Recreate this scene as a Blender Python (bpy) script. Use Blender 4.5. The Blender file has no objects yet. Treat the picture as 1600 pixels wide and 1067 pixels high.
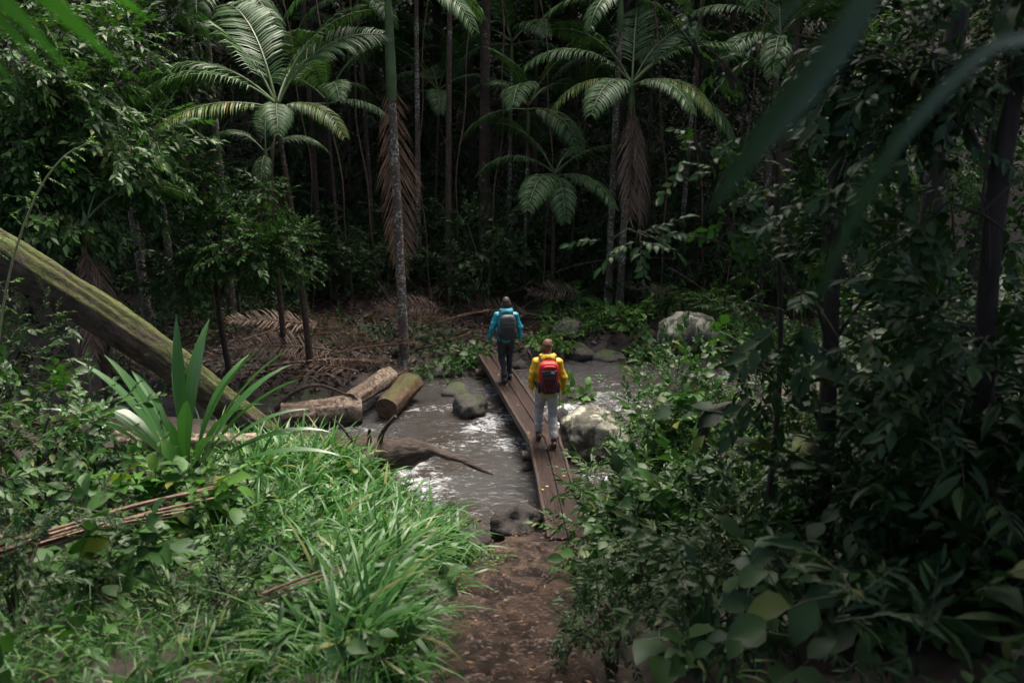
import bpy, bmesh, math, random
import numpy as np
from mathutils import Vector, Matrix, noise as mnoise

R = math.radians
rng = np.random.default_rng(7)
random.seed(7)
scene = bpy.context.scene
COL = scene.collection

# ------------------------------------------------------------------ camera
CAM_H, PITCH, FPX = 5.2, R(15.0), 1244.4
cam_d = bpy.data.cameras.new('camera')
cam_d.sensor_width = 36.0
cam_d.lens = 28.0
cam_d.clip_start = 0.05
cam_d.clip_end = 500
cam_d.dof.use_dof = True
cam_d.dof.focus_distance = 13.6
cam_d.dof.aperture_fstop = 1.6
cam = bpy.data.objects.new('camera', cam_d)
COL.objects.link(cam)
cam.location = (0, 0, CAM_H)
cam.rotation_euler = (R(90) - PITCH, 0, 0)
scene.camera = cam

# ------------------------------------------------------------------ sky, sun, exposure
SUN_EL, SUN_AZ = 68.0, 66.0          # azimuth measured from +X counter-clockwise
world = bpy.data.worlds.new('World')
scene.world = world
world.use_nodes = True
wn = world.node_tree
sky = wn.nodes.new('ShaderNodeTexSky')
sky.sky_type = 'NISHITA'
sky.sun_disc = False
sky.sun_elevation = R(SUN_EL)
sky.sun_rotation = R(90 - SUN_AZ)
sky.dust_density = 8.0
sky.air_density = 0.8
sky.ozone_density = 0.3
wn.nodes['Background'].inputs[1].default_value = 0.14
wn.links.new(sky.outputs[0], wn.nodes['Background'].inputs[0])
sun_d = bpy.data.lights.new('sun', 'SUN')
sun_d.energy = 1.5
sun_d.angle = R(28)
sun_d.color = (1.0, 0.96, 0.9)
sun = bpy.data.objects.new('sun', sun_d)
COL.objects.link(sun)
sd = Vector((math.cos(R(SUN_AZ)) * math.cos(R(SUN_EL)), math.sin(R(SUN_AZ)) * math.cos(R(SUN_EL)), math.sin(R(SUN_EL))))
sun.rotation_euler = sd.to_track_quat('Z', 'Y').to_euler()
sun.location = (0, 8, 30)
vs = scene.view_settings
vs.view_transform = 'Standard'
vs.look = 'None'
vs.gamma = 1.0
vs.exposure = 1.6
vs.use_curve_mapping = False
scene.cycles.max_bounces = 5
scene.cycles.diffuse_bounces = 3
scene.cycles.glossy_bounces = 2
scene.cycles.transmission_bounces = 3
scene.cycles.transparent_max_bounces = 4
scene.cycles.caustics_reflective = False
scene.cycles.caustics_refractive = False
scene.cycles.use_denoising = True

# ------------------------------------------------------------------ pixel helpers (photograph 1600 x 1067)
def ray(px, py):
    u = (px - 800) / FPX
    v = (533.5 - py) / FPX
    return np.array((u, math.cos(PITCH) + v * math.sin(PITCH), -math.sin(PITCH) + v * math.cos(PITCH)))
def onz(px, py, z):
    d = ray(px, py)
    return d * ((z - CAM_H) / d[2]) + np.array((0, 0, CAM_H))
def at(px, py, Y):
    d = ray(px, py)
    return d * (Y / d[1]) + np.array((0, 0, CAM_H))

# ------------------------------------------------------------------ terrain functions
NX = np.array([-40, -14, -8, -5.5, -3.9, -2.7, -1.86, -1.03, -0.4, 0.9, 1.6, 2.2, 3.65, 6, 12, 40.])
NY = np.array([14, 13.6, 14.4, 14.6, 14.1, 13.0, 11.8, 10.6, 10.25, 10.25, 11.4, 12.2, 14.1, 15.4, 16.5, 18.])
FX = np.array([-40, -14, -8, -4.8, -3.2, -2.2, -1.2, -0.6, 1, 2.4, 4.1, 6.3, 12, 40.])
FY = np.array([17, 16.8, 16.4, 15.6, 16.5, 17.2, 17.9, 18.3, 19.3, 19.3, 19.8, 19.3, 20.0, 21.])
def sst(x):
    x = np.clip(x, 0, 1)
    return x * x * (3 - 2 * x)
_wr = np.random.default_rng(3)
_WV = [(_wr.normal(size=3), _wr.uniform(0, 6.28), f) for f in (0.7, 0.9, 1.3, 1.9, 2.7, 3.6, 5.1, 7.3) for _ in range(3)]
def wob(x, y, z=0.0, k=1.0):
    s = 0
    for d, p, f in _WV:
        d = d / np.linalg.norm(d)
        s = s + np.sin((d[0] * x + d[1] * y + d[2] * z) * f * 2.2 * k + p) / f
    return s * 0.28
def path_c(y):
    return np.interp(y, [-2, 4.6, 6.8, 8.4, 9.3, 10], [-0.1, 0.03, -0.02, 0.16, 0.6, 0.72])
def path_z(y):
    return np.interp(y, [-6, 0, 4.6, 6.8, 8.47, 9.3, 10.2], [5.6, 3.45, 1.55, 0.68, 0.18, -0.05, -0.25])
def ground_raw(x, y):
    x = np.asarray(x, float); y = np.asarray(y, float)
    yn = np.interp(x, NX, NY); yf = np.interp(x, FX, FY)
    s = (yn - y) * 0.8
    nb = -0.75 + 0.72 * sst((s + .1) / .75) + 0.42 * np.maximum(0, s - .6)
    cap = path_z(y) + 0.2 + 0.75 * np.exp(-((x + 4.4) ** 2 + (y - 8.8) ** 2) / 5.5) - 0.12 * np.exp(-((x + 2.0) ** 2 + (y - 9.6) ** 2) / 3.0)
    right = 0.24 * np.maximum(0, x - 1.6)
    left = 0.22 * np.maximum(0, -6.5 - x)
    nb = np.where(s > 0, np.minimum(nb, np.maximum(cap, -.3)) + (right + left) * np.clip(s, 0, 1), nb)
    sf = (y - yf) * 0.9
    fb = -0.75 + 0.62 * sst((sf + .1) / .9) + 0.15 * np.maximum(0, sf - .8) + 0.45 * np.maximum(0, y - 34)
    fb = fb + 0.3 * np.maximum(0, np.abs(x) - 13) * np.clip(sf, 0, 1)
    z = np.where(y < (yn + yf) / 2, nb, fb)
    z = z + wob(x, y) * 0.10 * np.clip(np.maximum(s, sf) + .4, 0.15, 1)
    pw = sst(1 - np.clip((np.abs(x - path_c(y)) - 0.55) / 0.4, 0, 1)) * (y < 10.1)
    z = z * (1 - pw) + (path_z(y) - 0.10) * pw
    return z
def gz(x, y):
    return float(ground_raw(x, y))

# ------------------------------------------------------------------ mesh accumulator
class Acc:
    def __init__(s):
        s.v = []; s.t = []; s.q = []; s.tm = []; s.qm = []; s.n = 0
    def add(s, v, tris=None, quads=None, mi=0):
        v = np.asarray(v, float).reshape(-1, 3)
        if tris is not None and len(tris):
            t = np.asarray(tris, int).reshape(-1, 3) + s.n
            s.t.append(t); s.tm.append(np.full(len(t), mi))
        if quads is not None and len(quads):
            q = np.asarray(quads, int).reshape(-1, 4) + s.n
            s.q.append(q); s.qm.append(np.full(len(q), mi))
        s.v.append(v); s.n += len(v)
    def inst(s, tv, tt, M, T, mi=0):
        k = len(T)
        if not k: return
        v = np.einsum('kij,nj->kni', M, tv) + T[:, None, :]
        off = (np.arange(k) * len(tv))[:, None, None]
        s.add(v.reshape(-1, 3), (np.asarray(tt)[None] + off).reshape(-1, 3), mi=mi)
    def mesh(s, name, mats, smooth=False):
        me = bpy.data.meshes.new(name)
        V = np.concatenate(s.v)
        T = np.concatenate(s.t) if s.t else np.zeros((0, 3), int)
        Q = np.concatenate(s.q) if s.q else np.zeros((0, 4), int)
        me.vertices.add(len(V)); me.vertices.foreach_set('co', V.astype(np.float32).ravel())
        me.loops.add(T.size + Q.size)
        me.loops.foreach_set('vertex_index', np.concatenate([T.ravel(), Q.ravel()]).astype(np.int32))
        me.polygons.add(len(T) + len(Q))
        st = np.concatenate([np.arange(len(T)) * 3, T.size + np.arange(len(Q)) * 4])
        me.polygons.foreach_set('loop_start', st.astype(np.int32))
        me.polygons.foreach_set('material_index', np.concatenate(s.tm + s.qm).astype(np.int32))
        if smooth:
            me.polygons.foreach_set('use_smooth', np.concatenate([np.zeros(len(T), bool), np.ones(len(Q), bool)]) if len(Q) else np.ones(len(T), bool))
        for m in mats: me.materials.append(m)
        me.update(calc_edges=True)
        return me
    def obj(s, name, mats, parent=None, smooth=False):
        if not isinstance(mats, (list, tuple)): mats = [mats]
        return link(name, s.mesh(name, mats, smooth), parent)

def link(name, data, parent=None, loc=None, rot=None, scale=None):
    o = bpy.data.objects.new(name, data)
    COL.objects.link(o)
    if parent: o.parent = parent
    if loc is not None: o.location = loc
    if rot is not None: o.rotation_euler = rot
    if scale is not None: o.scale = (scale,) * 3 if np.isscalar(scale) else scale
    return o
def tag(o, label=None, cat=None, group=None, kind=None):
    if label: o['label'] = label
    if cat: o['category'] = cat
    if group: o['group'] = group
    if kind: o['kind'] = kind
    return o
def thing(name, label, cat, loc=(0, 0, 0), rz=0.0, group=None):
    return tag(link(name, None, None, loc, (0, 0, rz)), label, cat, group)

def nrm(a):
    return a / np.maximum(np.linalg.norm(a, axis=-1, keepdims=True), 1e-9)
def frames(d, up, sx, sy, sz=None):
    y = nrm(np.asarray(d, float)); up = np.asarray(up, float)
    if up.ndim == 1: up = np.repeat(up[None], len(y), 0)
    x = nrm(np.cross(y, up)); z = np.cross(x, y)
    sx = np.broadcast_to(sx, len(y)); sy = np.broadcast_to(sy, len(y))
    sz = sy if sz is None else np.broadcast_to(sz, len(y))
    return np.stack([x * sx[:, None], y * sy[:, None], z * sz[:, None]], axis=2)

def tube(acc, pts, rad, seg=8, mi=0, lump=0.0, cap=True, squash=None, seed=0.0, capmi=None):
    P = np.asarray(pts, float); n = len(P)
    rad = np.broadcast_to(np.asarray(rad, float), n)
    T = nrm(np.gradient(P, axis=0))
    ref = np.array((0, 0, 1.)) if abs(T[0][2]) < .9 else np.array((1., 0, 0))
    xs = []
    x = nrm(np.cross(T[0], ref))
    for i in range(n):
        x = nrm(x - T[i] * np.dot(x, T[i])); xs.append(x)
    X = np.array(xs); Y = np.cross(T, X)
    a = np.linspace(0, 2 * math.pi, seg, endpoint=False)
    ca, sa = np.cos(a), np.sin(a)
    q = squash or (1, 1)
    ring = X[:, None] * (ca * q[0])[None, :, None] + Y[:, None] * (sa * q[1])[None, :, None]
    rr = rad[:, None] * np.ones((1, seg))
    if lump:
        base = P[:, None] + ring * rad[:, None, None]
        rr = rr * (1 + lump * wob(base[..., 0] * 2.2 + seed, base[..., 1] * 2.2, base[..., 2] * 2.2))
    V = P[:, None] + ring * rr[..., None]
    i = np.arange(n - 1)[:, None] * seg; j = np.arange(seg)[None]; j2 = (j + 1) % seg
    Q = np.stack([i + j, i + j2, i + seg + j2, i + seg + j], -1).reshape(-1, 4)
    acc.add(V.reshape(-1, 3), None, Q, mi)
    if cap:
        k = np.arange(seg); k2 = (k + 1) % seg; c = np.full(seg, seg)
        acc.add(np.concatenate([V[0], P[:1]]), np.stack([c, k2, k], -1), None, mi if capmi is None else capmi)
        acc.add(np.concatenate([V[-1], P[-1:]]), np.stack([c, k, k2], -1), None, mi if capmi is None else capmi)
def smoothpath(ctrl, n):
    C = np.asarray(ctrl, float); m = len(C)
    Pp = np.concatenate([[2 * C[0] - C[1]], C, [2 * C[-1] - C[-2]]])
    out = []
    for t in np.linspace(0, m - 1 - 1e-6, n):
        i = int(t); u = t - i
        a, b, c, d = Pp[i], Pp[i + 1], Pp[i + 2], Pp[i + 3]
        out.append(0.5 * (2 * b + (c - a) * u + (2 * a - 5 * b + 4 * c - d) * u * u + (3 * b - a - 3 * c + d) * u ** 3))
    return np.array(out)

# ------------------------------------------------------------------ materials
def newmat(name):
    m = bpy.data.materials.new(name); m.use_nodes = True
    nt = m.node_tree
    return m, nt, nt.nodes['Principled BSDF'], nt.nodes['Material Output']
def N(nt, t, **kw):
    n = nt.nodes.new(t)
    for k, v in kw.items(): setattr(n, k, v)
    return n
def ramp(nt, fac, stops, interp='LINEAR'):
    r = N(nt, 'ShaderNodeValToRGB'); r.color_ramp.interpolation = interp
    e = r.color_ramp.elements
    while len(e) > 1: e.remove(e[-1])
    e[0].position, e[0].color = stops[0][0], (*stops[0][1], 1)
    for p, c in stops[1:]:
        k = e.new(p); k.color = (*c, 1)
    nt.links.new(fac, r.inputs[0])
    return r.outputs[0]
def noise_tex(nt, scale, detail=4, rough=.55, dist=0.0, vec=None, coord='Object', mapscale=None):
    if vec is None:
        vec = N(nt, 'ShaderNodeTexCoord').outputs[coord]
    if mapscale:
        mp = N(nt, 'ShaderNodeMapping'); mp.inputs['Scale'].default_value = mapscale
        nt.links.new(vec, mp.inputs[0]); vec = mp.outputs[0]
    t = N(nt, 'ShaderNodeTexNoise')
    t.inputs['Scale'].default_value = scale; t.inputs['Detail'].default_value = detail
    t.inputs['Roughness'].default_value = rough; t.inputs['Distortion'].default_value = dist
    nt.links.new(vec, t.inputs['Vector'])
    return t.outputs['Fac']
def mixc(nt, fac, a, b, mode='MIX'):
    m = N(nt, 'ShaderNodeMix', data_type='RGBA', blend_type=mode)
    for s, v in ((0, fac), (6, a), (7, b)):
        if hasattr(v, 'links'): nt.links.new(v, m.inputs[s])
        else: m.inputs[s].default_value = v if s == 0 else (*v, 1)
    return m.outputs[2]
def bump(nt, bs, h, strength, dist=0.02):
    b = N(nt, 'ShaderNodeBump'); b.inputs['Strength'].default_value = strength; b.inputs['Distance'].default_value = dist
    nt.links.new(h, b.inputs['Height']); nt.links.new(b.outputs[0], bs.inputs['Normal'])
def mathn(nt, op, a, b=None):
    m = N(nt, 'ShaderNodeMath', operation=op)
    for i, v in enumerate((a, b)):
        if v is None: continue
        if hasattr(v, 'links'): nt.links.new(v, m.inputs[i])
        else: m.inputs[i].default_value = v
    return m.outputs[0]

def leaf_mat(name, c1, c2, c3=None, rough=.38, trans=.22, spec=.5, tint=(1.0, 1.25, .55)):
    m, nt, bs, out = newmat(name)
    g = N(nt, 'ShaderNodeNewGeometry')
    stops = [(0, c1), (.6, c2)]
    if c3 is not None: stops += [(.93, c2), (1.0, c3)]
    col = ramp(nt, g.outputs['Random Per Island'], stops)
    nz = noise_tex(nt, 1.3, 2)
    col = mixc(nt, mathn(nt, 'MULTIPLY', nz, .55), col, tuple(.45 * c for c in c1))
    nt.links.new(col, bs.inputs['Base Color'])
    bs.inputs['Roughness'].default_value = rough
    bs.inputs['Specular IOR Level'].default_value = spec
    tr = N(nt, 'ShaderNodeBsdfTranslucent')
    col2 = mixc(nt, 1.0, col, tint, 'MULTIPLY')
    nt.links.new(col2, tr.inputs[0])
    mx = N(nt, 'ShaderNodeMixShader'); mx.inputs[0].default_value = trans
    nt.links.new(bs.outputs[0], mx.inputs[1]); nt.links.new(tr.outputs[0], mx.inputs[2])
    nt.links.new(mx.outputs[0], out.inputs[0])
    return m
def bark_mat(name, c1, c2, sc=6, moss=None, mossamt=.5, lich=None, rough=.8, stretch=(1, 1, .25), bands=None, lichamt=.6):
    m, nt, bs, out = newmat(name)
    nz = noise_tex(nt, sc, 6, .6, .4, mapscale=stretch)
    col = ramp(nt, nz, [(.3, c1), (.7, c2)])
    if bands:
        geo = N(nt, 'ShaderNodeTexCoord'); sep = N(nt, 'ShaderNodeSeparateXYZ'); nt.links.new(geo.outputs['Object'], sep.inputs[0])
        zz = mathn(nt, 'ADD', mathn(nt, 'MULTIPLY', sep.outputs[2], bands), mathn(nt, 'MULTIPLY', noise_tex(nt, 3, 2), .8))
        fr = mathn(nt, 'FRACT', zz)
        ring = ramp(nt, fr, [(0, (0, 0, 0)), (.08, (1, 1, 1)), (.9, (1, 1, 1)), (1, (.2, .2, .2))])
        col = mixc(nt, 1.0, col, mixc(nt, .45, (1, 1, 1), ring), 'MULTIPLY')
    if lich:
        l1 = noise_tex(nt, 15, 4, .65, 0.5); l2 = noise_tex(nt, 1.7, 3)
        f = ramp(nt, mathn(nt, 'ADD', mathn(nt, 'MULTIPLY', l1, .68), mathn(nt, 'MULTIPLY', l2, .42)), [(lichamt - .02, (0, 0, 0)), (lichamt + .03, (1, 1, 1))])
        col = mixc(nt, f, col, lich)
    if moss:
        g = N(nt, 'ShaderNodeNewGeometry'); sep = N(nt, 'ShaderNodeSeparateXYZ'); nt.links.new(g.outputs['Normal'], sep.inputs[0])
        up = mathn(nt, 'MULTIPLY', mathn(nt, 'ADD', sep.outputs[2], .4), .35)
        f = ramp(nt, mathn(nt, 'ADD', up, mathn(nt, 'MULTIPLY', noise_tex(nt, 2.6, 5, .65), .7)), [(1 - mossamt, (0, 0, 0)), (1.12 - mossamt, (1, 1, 1))])
        mc = ramp(nt, noise_tex(nt, 9, 4), [(.35, moss), (.65, tuple(min(1, 1.7 * c) for c in moss))])
        col = mixc(nt, f, col, mc)
    nt.links.new(col, bs.inputs['Base Color'])
    bs.inputs['Roughness'].default_value = rough
    bump(nt, bs, noise_tex(nt, sc * 2.0, 9, .72, .5, mapscale=stretch), 1.0, .07)
    return m
def rock_mat(name, c1, c2, moss=None, mossamt=.4, lich=None, lichamt=.55, rough=.55):
    m, nt, bs, out = newmat(name)
    col = ramp(nt, noise_tex(nt, 3.5, 7, .65), [(.3, c1), (.7, c2)])
    if lich:
        lo = noise_tex(nt, 2.6, 7, .7, .6)
        f = ramp(nt, lo, [(lichamt - .02, (0, 0, 0)), (lichamt + .02, (1, 1, 1))])
        lc = ramp(nt, noise_tex(nt, 7, 4), [(.3, tuple(.55 * c for c in lich)), (.6, lich)])
        col = mixc(nt, f, col, lc)
    if moss:
        g = N(nt, 'ShaderNodeNewGeometry'); sep = N(nt, 'ShaderNodeSeparateXYZ'); nt.links.new(g.outputs['Normal'], sep.inputs[0])
        f = ramp(nt, mathn(nt, 'ADD', mathn(nt, 'MULTIPLY', sep.outputs[2], .4), mathn(nt, 'MULTIPLY', noise_tex(nt, 3, 5), .6)), [(.95 - mossamt, (0, 0, 0)), (1.05 - mossamt, (1, 1, 1))])
        mc = ramp(nt, noise_tex(nt, 14, 4), [(.35, moss), (.65, tuple(min(1, 1.9 * c) for c in moss))])
        col = mixc(nt, f, col, mc)
    nt.links.new(col, bs.inputs['Base Color'])
    bs.inputs['Roughness'].default_value = rough
    bump(nt, bs, noise_tex(nt, 9, 10, .75), 1.0, .08)
    return m
def plain(name, c, rough=.6, c2=None, sc=12, b=.2, bd=.01, bsc=40, spec=.5, sheen=0):
    m, nt, bs, out = newmat(name)
    c2 = c2 or tuple(.7 * k for k in c)
    nt.links.new(ramp(nt, noise_tex(nt, sc, 4), [(.35, c2), (.65, c)]), bs.inputs['Base Color'])
    bs.inputs['Roughness'].default_value = rough
    bs.inputs['Specular IOR Level'].default_value = spec
    bs.inputs['Sheen Weight'].default_value = sheen
    if b: bump(nt, bs, noise_tex(nt, bsc, 5), b, bd)
    return m

M = {}
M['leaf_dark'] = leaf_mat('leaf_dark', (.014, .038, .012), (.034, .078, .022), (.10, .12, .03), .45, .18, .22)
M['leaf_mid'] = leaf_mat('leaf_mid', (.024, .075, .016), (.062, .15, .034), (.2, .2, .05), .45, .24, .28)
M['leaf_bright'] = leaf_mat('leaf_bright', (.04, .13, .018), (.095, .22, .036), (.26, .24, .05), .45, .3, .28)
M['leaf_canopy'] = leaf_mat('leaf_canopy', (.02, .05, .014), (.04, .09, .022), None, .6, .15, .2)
M['lily'] = leaf_mat('lily_leaf', (.03, .10, .028), (.052, .14, .04), None, .3, .2, .42)
M['strap_dark'] = leaf_mat('strap_leaf_dull', (.02, .046, .022), (.04, .08, .036), None, .36, .15, .32)
M['leaf_lit'] = leaf_mat('palm_leaf_lit', (.08, .26, .03), (.12, .34, .05), None, .45, .55, .3)  # brighter base green imitates daylight shining through the leaf tips
M['grass'] = leaf_mat('grass_blade', (.026, .10, .022), (.082, .215, .045), (.3, .28, .1), .4, .26, .32)
M['palm'] = leaf_mat('palm_leaflet', (.03, .078, .024), (.068, .14, .048), None, .48, .2, .22)
M['palm_y'] = leaf_mat('palm_leaflet_yellowing', (.07, .14, .03), (.13, .19, .04), (.36, .22, .08), .42, .25, .3)
M['palm_fresh'] = leaf_mat('palm_leaflet_fresh', (.05, .16, .025), (.08, .24, .04), None, .4, .25, .3)
M['palm_dead'] = leaf_mat('palm_leaflet_dead', (.15, .10, .075), (.33, .23, .175), (.40, .28, .22), .6, .12, .3, (1.0, .86, .76))
M['litter'] = leaf_mat('leaf_litter', (.016, .010, .007), (.08, .045, .027), (.3, .15, .04), .5, .05, .4, (1, .8, .6))
M['rachis'] = plain('palm_rachis', (.12, .17, .06), .45)
M['rachis_dead'] = plain('palm_rachis_dead', (.16, .1, .06), .6)
M['dry'] = plain('dry_fibre', (.3, .2, .14), .6, (.15, .09, .06), 14, .5, .02, 40)
M['shaft'] = plain('crownshaft', (.09, .15, .045), .4, (.05, .09, .035), 4)
M['palm_trunk'] = bark_mat('palm_trunk', (.07, .05, .04), (.16, .12, .095), 5, lich=(.42, .43, .37), rough=.75, bands=7, stretch=(1, 1, .6), lichamt=.60)
M['palm_trunk2'] = bark_mat('palm_trunk_rust', (.034, .023, .016), (.095, .062, .04), 5, lich=(.3, .32, .26), rough=.75, bands=6, stretch=(1, 1, .6), lichamt=.66)
M['bark'] = bark_mat('bark', (.018, .014, .011), (.06, .045, .034), 7, moss=(.06, .075, .015), mossamt=.33)
M['bark_pale'] = bark_mat('bark_pale', (.09, .07, .06), (.2, .17, .145), 6, lich=(.45, .45, .4), lichamt=.6)
M['bark_moss'] = bark_mat('bark_mossy', (.06, .04, .028), (.2, .15, .12), 5, moss=(.06, .078, .016), mossamt=.42, stretch=(1, 1, .4), lich=(.4, .4, .36), lichamt=.74)
M['log_moss'] = bark_mat('log_bark_mossy', (.022, .015, .012), (.17, .12, .095), 6, moss=(.055, .067, .011), mossamt=.49, stretch=(.8, 1.4, 1.4), lich=(.4, .4, .36), lichamt=.72)
M['log'] = bark_mat('log_wood', (.035, .022, .016), (.22, .15, .10), 6, stretch=(.6, 1.4, 1.4), moss=(.05, .05, .018), mossamt=.12, rough=.6, lich=(.36, .28, .2), lichamt=.57)
M['log_cut'] = bark_mat('log_orange', (.035, .02, .012), (.2, .115, .055), 5, stretch=(1, 1, 1), moss=(.06, .06, .014), mossamt=.3, rough=.7)
M['cut_wood'] = plain('cut_wood', (.17, .11, .065), .8, (.05, .03, .018), 5, .9, .05, 14)
M['driftwood'] = bark_mat('driftwood', (.012, .008, .006), (.10, .062, .04), 8, stretch=(.5, 1.2, 1.2), rough=.5)
M['stick'] = plain('stick', (.17, .105, .065), .7, (.07, .04, .028), 9)
M['stem'] = plain('stem', (.07, .08, .035), .6, (.045, .04, .025), 6)
M['stem_pale'] = plain('stem_pale', (.3, .32, .16), .5, (.2, .22, .1), 6)
M['rock'] = rock_mat('rock_wet', (.012, .010, .009), (.055, .043, .035), rough=.6)
M['rock_moss'] = rock_mat('rock_mossy', (.045, .04, .034), (.13, .115, .1), moss=(.035, .055, .012), mossamt=.36, rough=.5)
M['rock_lichen'] = rock_mat('rock_lichen', (.05, .05, .035), (.15, .145, .11), moss=(.045, .055, .015), mossamt=.2, lich=(.5, .5, .38), lichamt=.52, rough=.75)
M['plank'] = bark_mat('plank_wet', (.012, .007, .006), (.062, .033, .024), 5, stretch=(3, .3, 1), rough=.4)
M['beam'] = bark_mat('beam_dark', (.025, .016, .012), (.085, .055, .038), 5, stretch=(2, .3, 1), rough=.5)
M['step'] = rock_mat('step_earth', (.028, .018, .013), (.125, .08, .056), lich=(.028, .017, .013), lichamt=.52, rough=.33)
M['skin'] = plain('skin', (.40, .22, .16), .5, (.34, .18, .13), 5, .05)
M['hair_red'] = plain('hair_auburn', (.13, .058, .028), .6, (.07, .03, .015), 60, .6, .01, 90)
M['hair_dark'] = plain('hair_brown', (.04, .022, .016), .6, (.02, .012, .01), 60, .6, .01, 90)
M['yellow'] = plain('yellow_shell', (.60, .39, .012), .5, (.50, .31, .008), 5, .25, .02, 14)
M['teal'] = plain('teal_shell', (.01, .27, .34), .5, (.008, .21, .27), 5, .25, .02, 14)
M['grey_cloth'] = plain('grey_trouser', (.40, .39, .38), .85, (.33, .32, .31), 6, .3, .02, 16)
M['navy_cloth'] = plain('dark_trouser', (.022, .024, .032), .8, (.015, .016, .022), 6, .3, .02, 16)
M['leather'] = plain('boot_brown', (.12, .045, .028), .5, (.06, .025, .018), 14)
M['shoe'] = plain('shoe_black', (.025, .027, .032), .6)
M['sole'] = plain('sole', (.05, .045, .04), .8)
M['sock'] = plain('sock', (.3, .3, .3), .9)
M['pack_red'] = plain('pack_red', (.5, .02, .015), .55, (.4, .015, .012), 8, .2, .01, 22)
M['pack_black'] = plain('pack_black', (.022, .022, .025), .65, (.014, .014, .016), 8, .2, .01, 30)
M['pack_grey'] = plain('pack_grey', (.06, .062, .066), .6, (.042, .044, .047), 8, .2, .01, 30)
M['logo'] = plain('logo_white', (.8, .8, .8), .6, (.75, .75, .75), 5, 0)
M['eye'] = plain('eye', (.7, .7, .68), .2, (.6, .6, .58), 5, 0)

# ground
m, nt, bs, out = newmat('ground_earth')
gcol = ramp(nt, noise_tex(nt, 1.6, 8, .65), [(.3, (.011, .007, .005)), (.55, (.032, .02, .014)), (.75, (.06, .037, .026))])
gcol = mixc(nt, ramp(nt, noise_tex(nt, .7, 5, .6), [(.52, (0, 0, 0)), (.66, (1, 1, 1))]), gcol, (.03, .042, .014))
nt.links.new(gcol, bs.inputs['Base Color']); bs.inputs['Roughness'].default_value = .62
bump(nt, bs, noise_tex(nt, 11, 8, .7), .9, .05)
M['ground'] = m

# water
m, nt, bs, out = newmat('stream_water')
at_ = N(nt, 'ShaderNodeAttribute', attribute_name='foam')
tc = N(nt, 'ShaderNodeTexCoord')
mp = N(nt, 'ShaderNodeMapping'); mp.inputs['Rotation'].default_value = (0, 0, R(40)); mp.inputs['Scale'].default_value = (.75, 1.3, 1)
nt.links.new(tc.outputs['Object'], mp.inputs[0])
fn = noise_tex(nt, 5.5, 9, .72, 1.2, vec=mp.outputs[0])
fn2 = noise_tex(nt, 26, 4, .6, .5, vec=mp.outputs[0])
fs = mathn(nt, 'ADD', mathn(nt, 'MULTIPLY', mathn(nt, 'SUBTRACT', fn, .2), 1.5), mathn(nt, 'MULTIPLY', fn2, .42))
fo = ramp(nt, mathn(nt, 'ADD', fs, mathn(nt, 'MULTIPLY', at_.outputs['Fac'], .34)), [(.82, (0, 0, 0)), (.90, (.35, .35, .35)), (1.0, (1, 1, 1))])
wc = ramp(nt, noise_tex(nt, .55, 3, .5, .4), [(.36, (.034, .028, .023)), (.62, (.055, .055, .054))])
nt.links.new(mixc(nt, fo, wc, (.42, .44, .45)), bs.inputs['Base Color'])
nt.links.new(ramp(nt, fo, [(0, (.04, .04, .04)), (1, (.6, .6, .6))]), bs.inputs['Roughness'])
bs.inputs['IOR'].default_value = 1.33
bump(nt, bs, mathn(nt, 'ADD', noise_tex(nt, 6, 4, .55, .6, vec=mp.outputs[0]), mathn(nt, 'MULTIPLY', fo, .5)), .55, .06)
M['water'] = m

# ------------------------------------------------------------------ ground sheet
def grid_obj(name, xs, ys, zf, mat):
    X, Y = np.meshgrid(xs, ys)
    Z = zf(X, Y)
    nx, ny = len(xs), len(ys)
    i = np.arange(ny - 1)[:, None] * nx; j = np.arange(nx - 1)[None]
    Q = np.stack([i + j, i + j + 1, i + nx + j + 1, i + nx + j], -1).reshape(-1, 4)
    a = Acc(); a.add(np.stack([X, Y, Z], -1).reshape(-1, 3), None, Q)
    return a.obj(name, mat, smooth=True), X, Y
xs = np.concatenate([np.linspace(-70, -13, 30)[:-1], np.linspace(-13, 13, 190), np.linspace(13, 70, 30)[1:]])
ys = np.concatenate([np.linspace(-25, 2, 22)[:-1], np.linspace(2, 25, 190), np.linspace(25, 90, 50)[1:]])
go, _, _ = grid_obj('ground', xs, ys, ground_raw, M['ground'])
tag(go, kind='structure')

# ------------------------------------------------------------------ water sheet with rapids
FO = []   # (x, y, sx, sy, angle, amp)
def foam(px, py, sx, sy, ang, amp):
    p = onz(px, py, -.5); FO.append((p[0], p[1], sx * 1.3, sy * 1.35, R(ang), amp * .85))
foam(765, 660, .55, .32, 60, 1.05); foam(800, 690, .35, .3, 30, .75); foam(700, 690, .7, .25, 20, .55)
foam(655, 760, .42, .6, 0, 1.05); foam(650, 790, .32, .5, 0, 1.0); foam(630, 730, .5, .3, 20, .8); foam(690, 745, .6, .2, 15, .5)
foam(690, 640, .7, .2, 10, .55); foam(770, 612, .5, .2, 100, .8); foam(600, 690, .6, .18, 10, .45)
foam(895, 640, .22, .5, 90, 1.3); foam(880, 660, .2, .4, 90, 1.2); foam(940, 625, .6, .3, 20, .75); foam(1000, 640, .8, .3, 0, .6)
foam(965, 735, .5, .14, 20, .65); foam(700, 820, .25, .3, 40, 1.0); foam(720, 810, .3, .12, 40, .6); foam(560, 670, .5, .2, 0, .5)
foam(1150, 590, 1.0, .4, 0, .5); foam(1250, 590, 1.0, .5, 0, .6); foam(40, 720, 1.4, .6, 0, .9); foam(940, 600, 1.0, .25, 0, .35)
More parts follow.
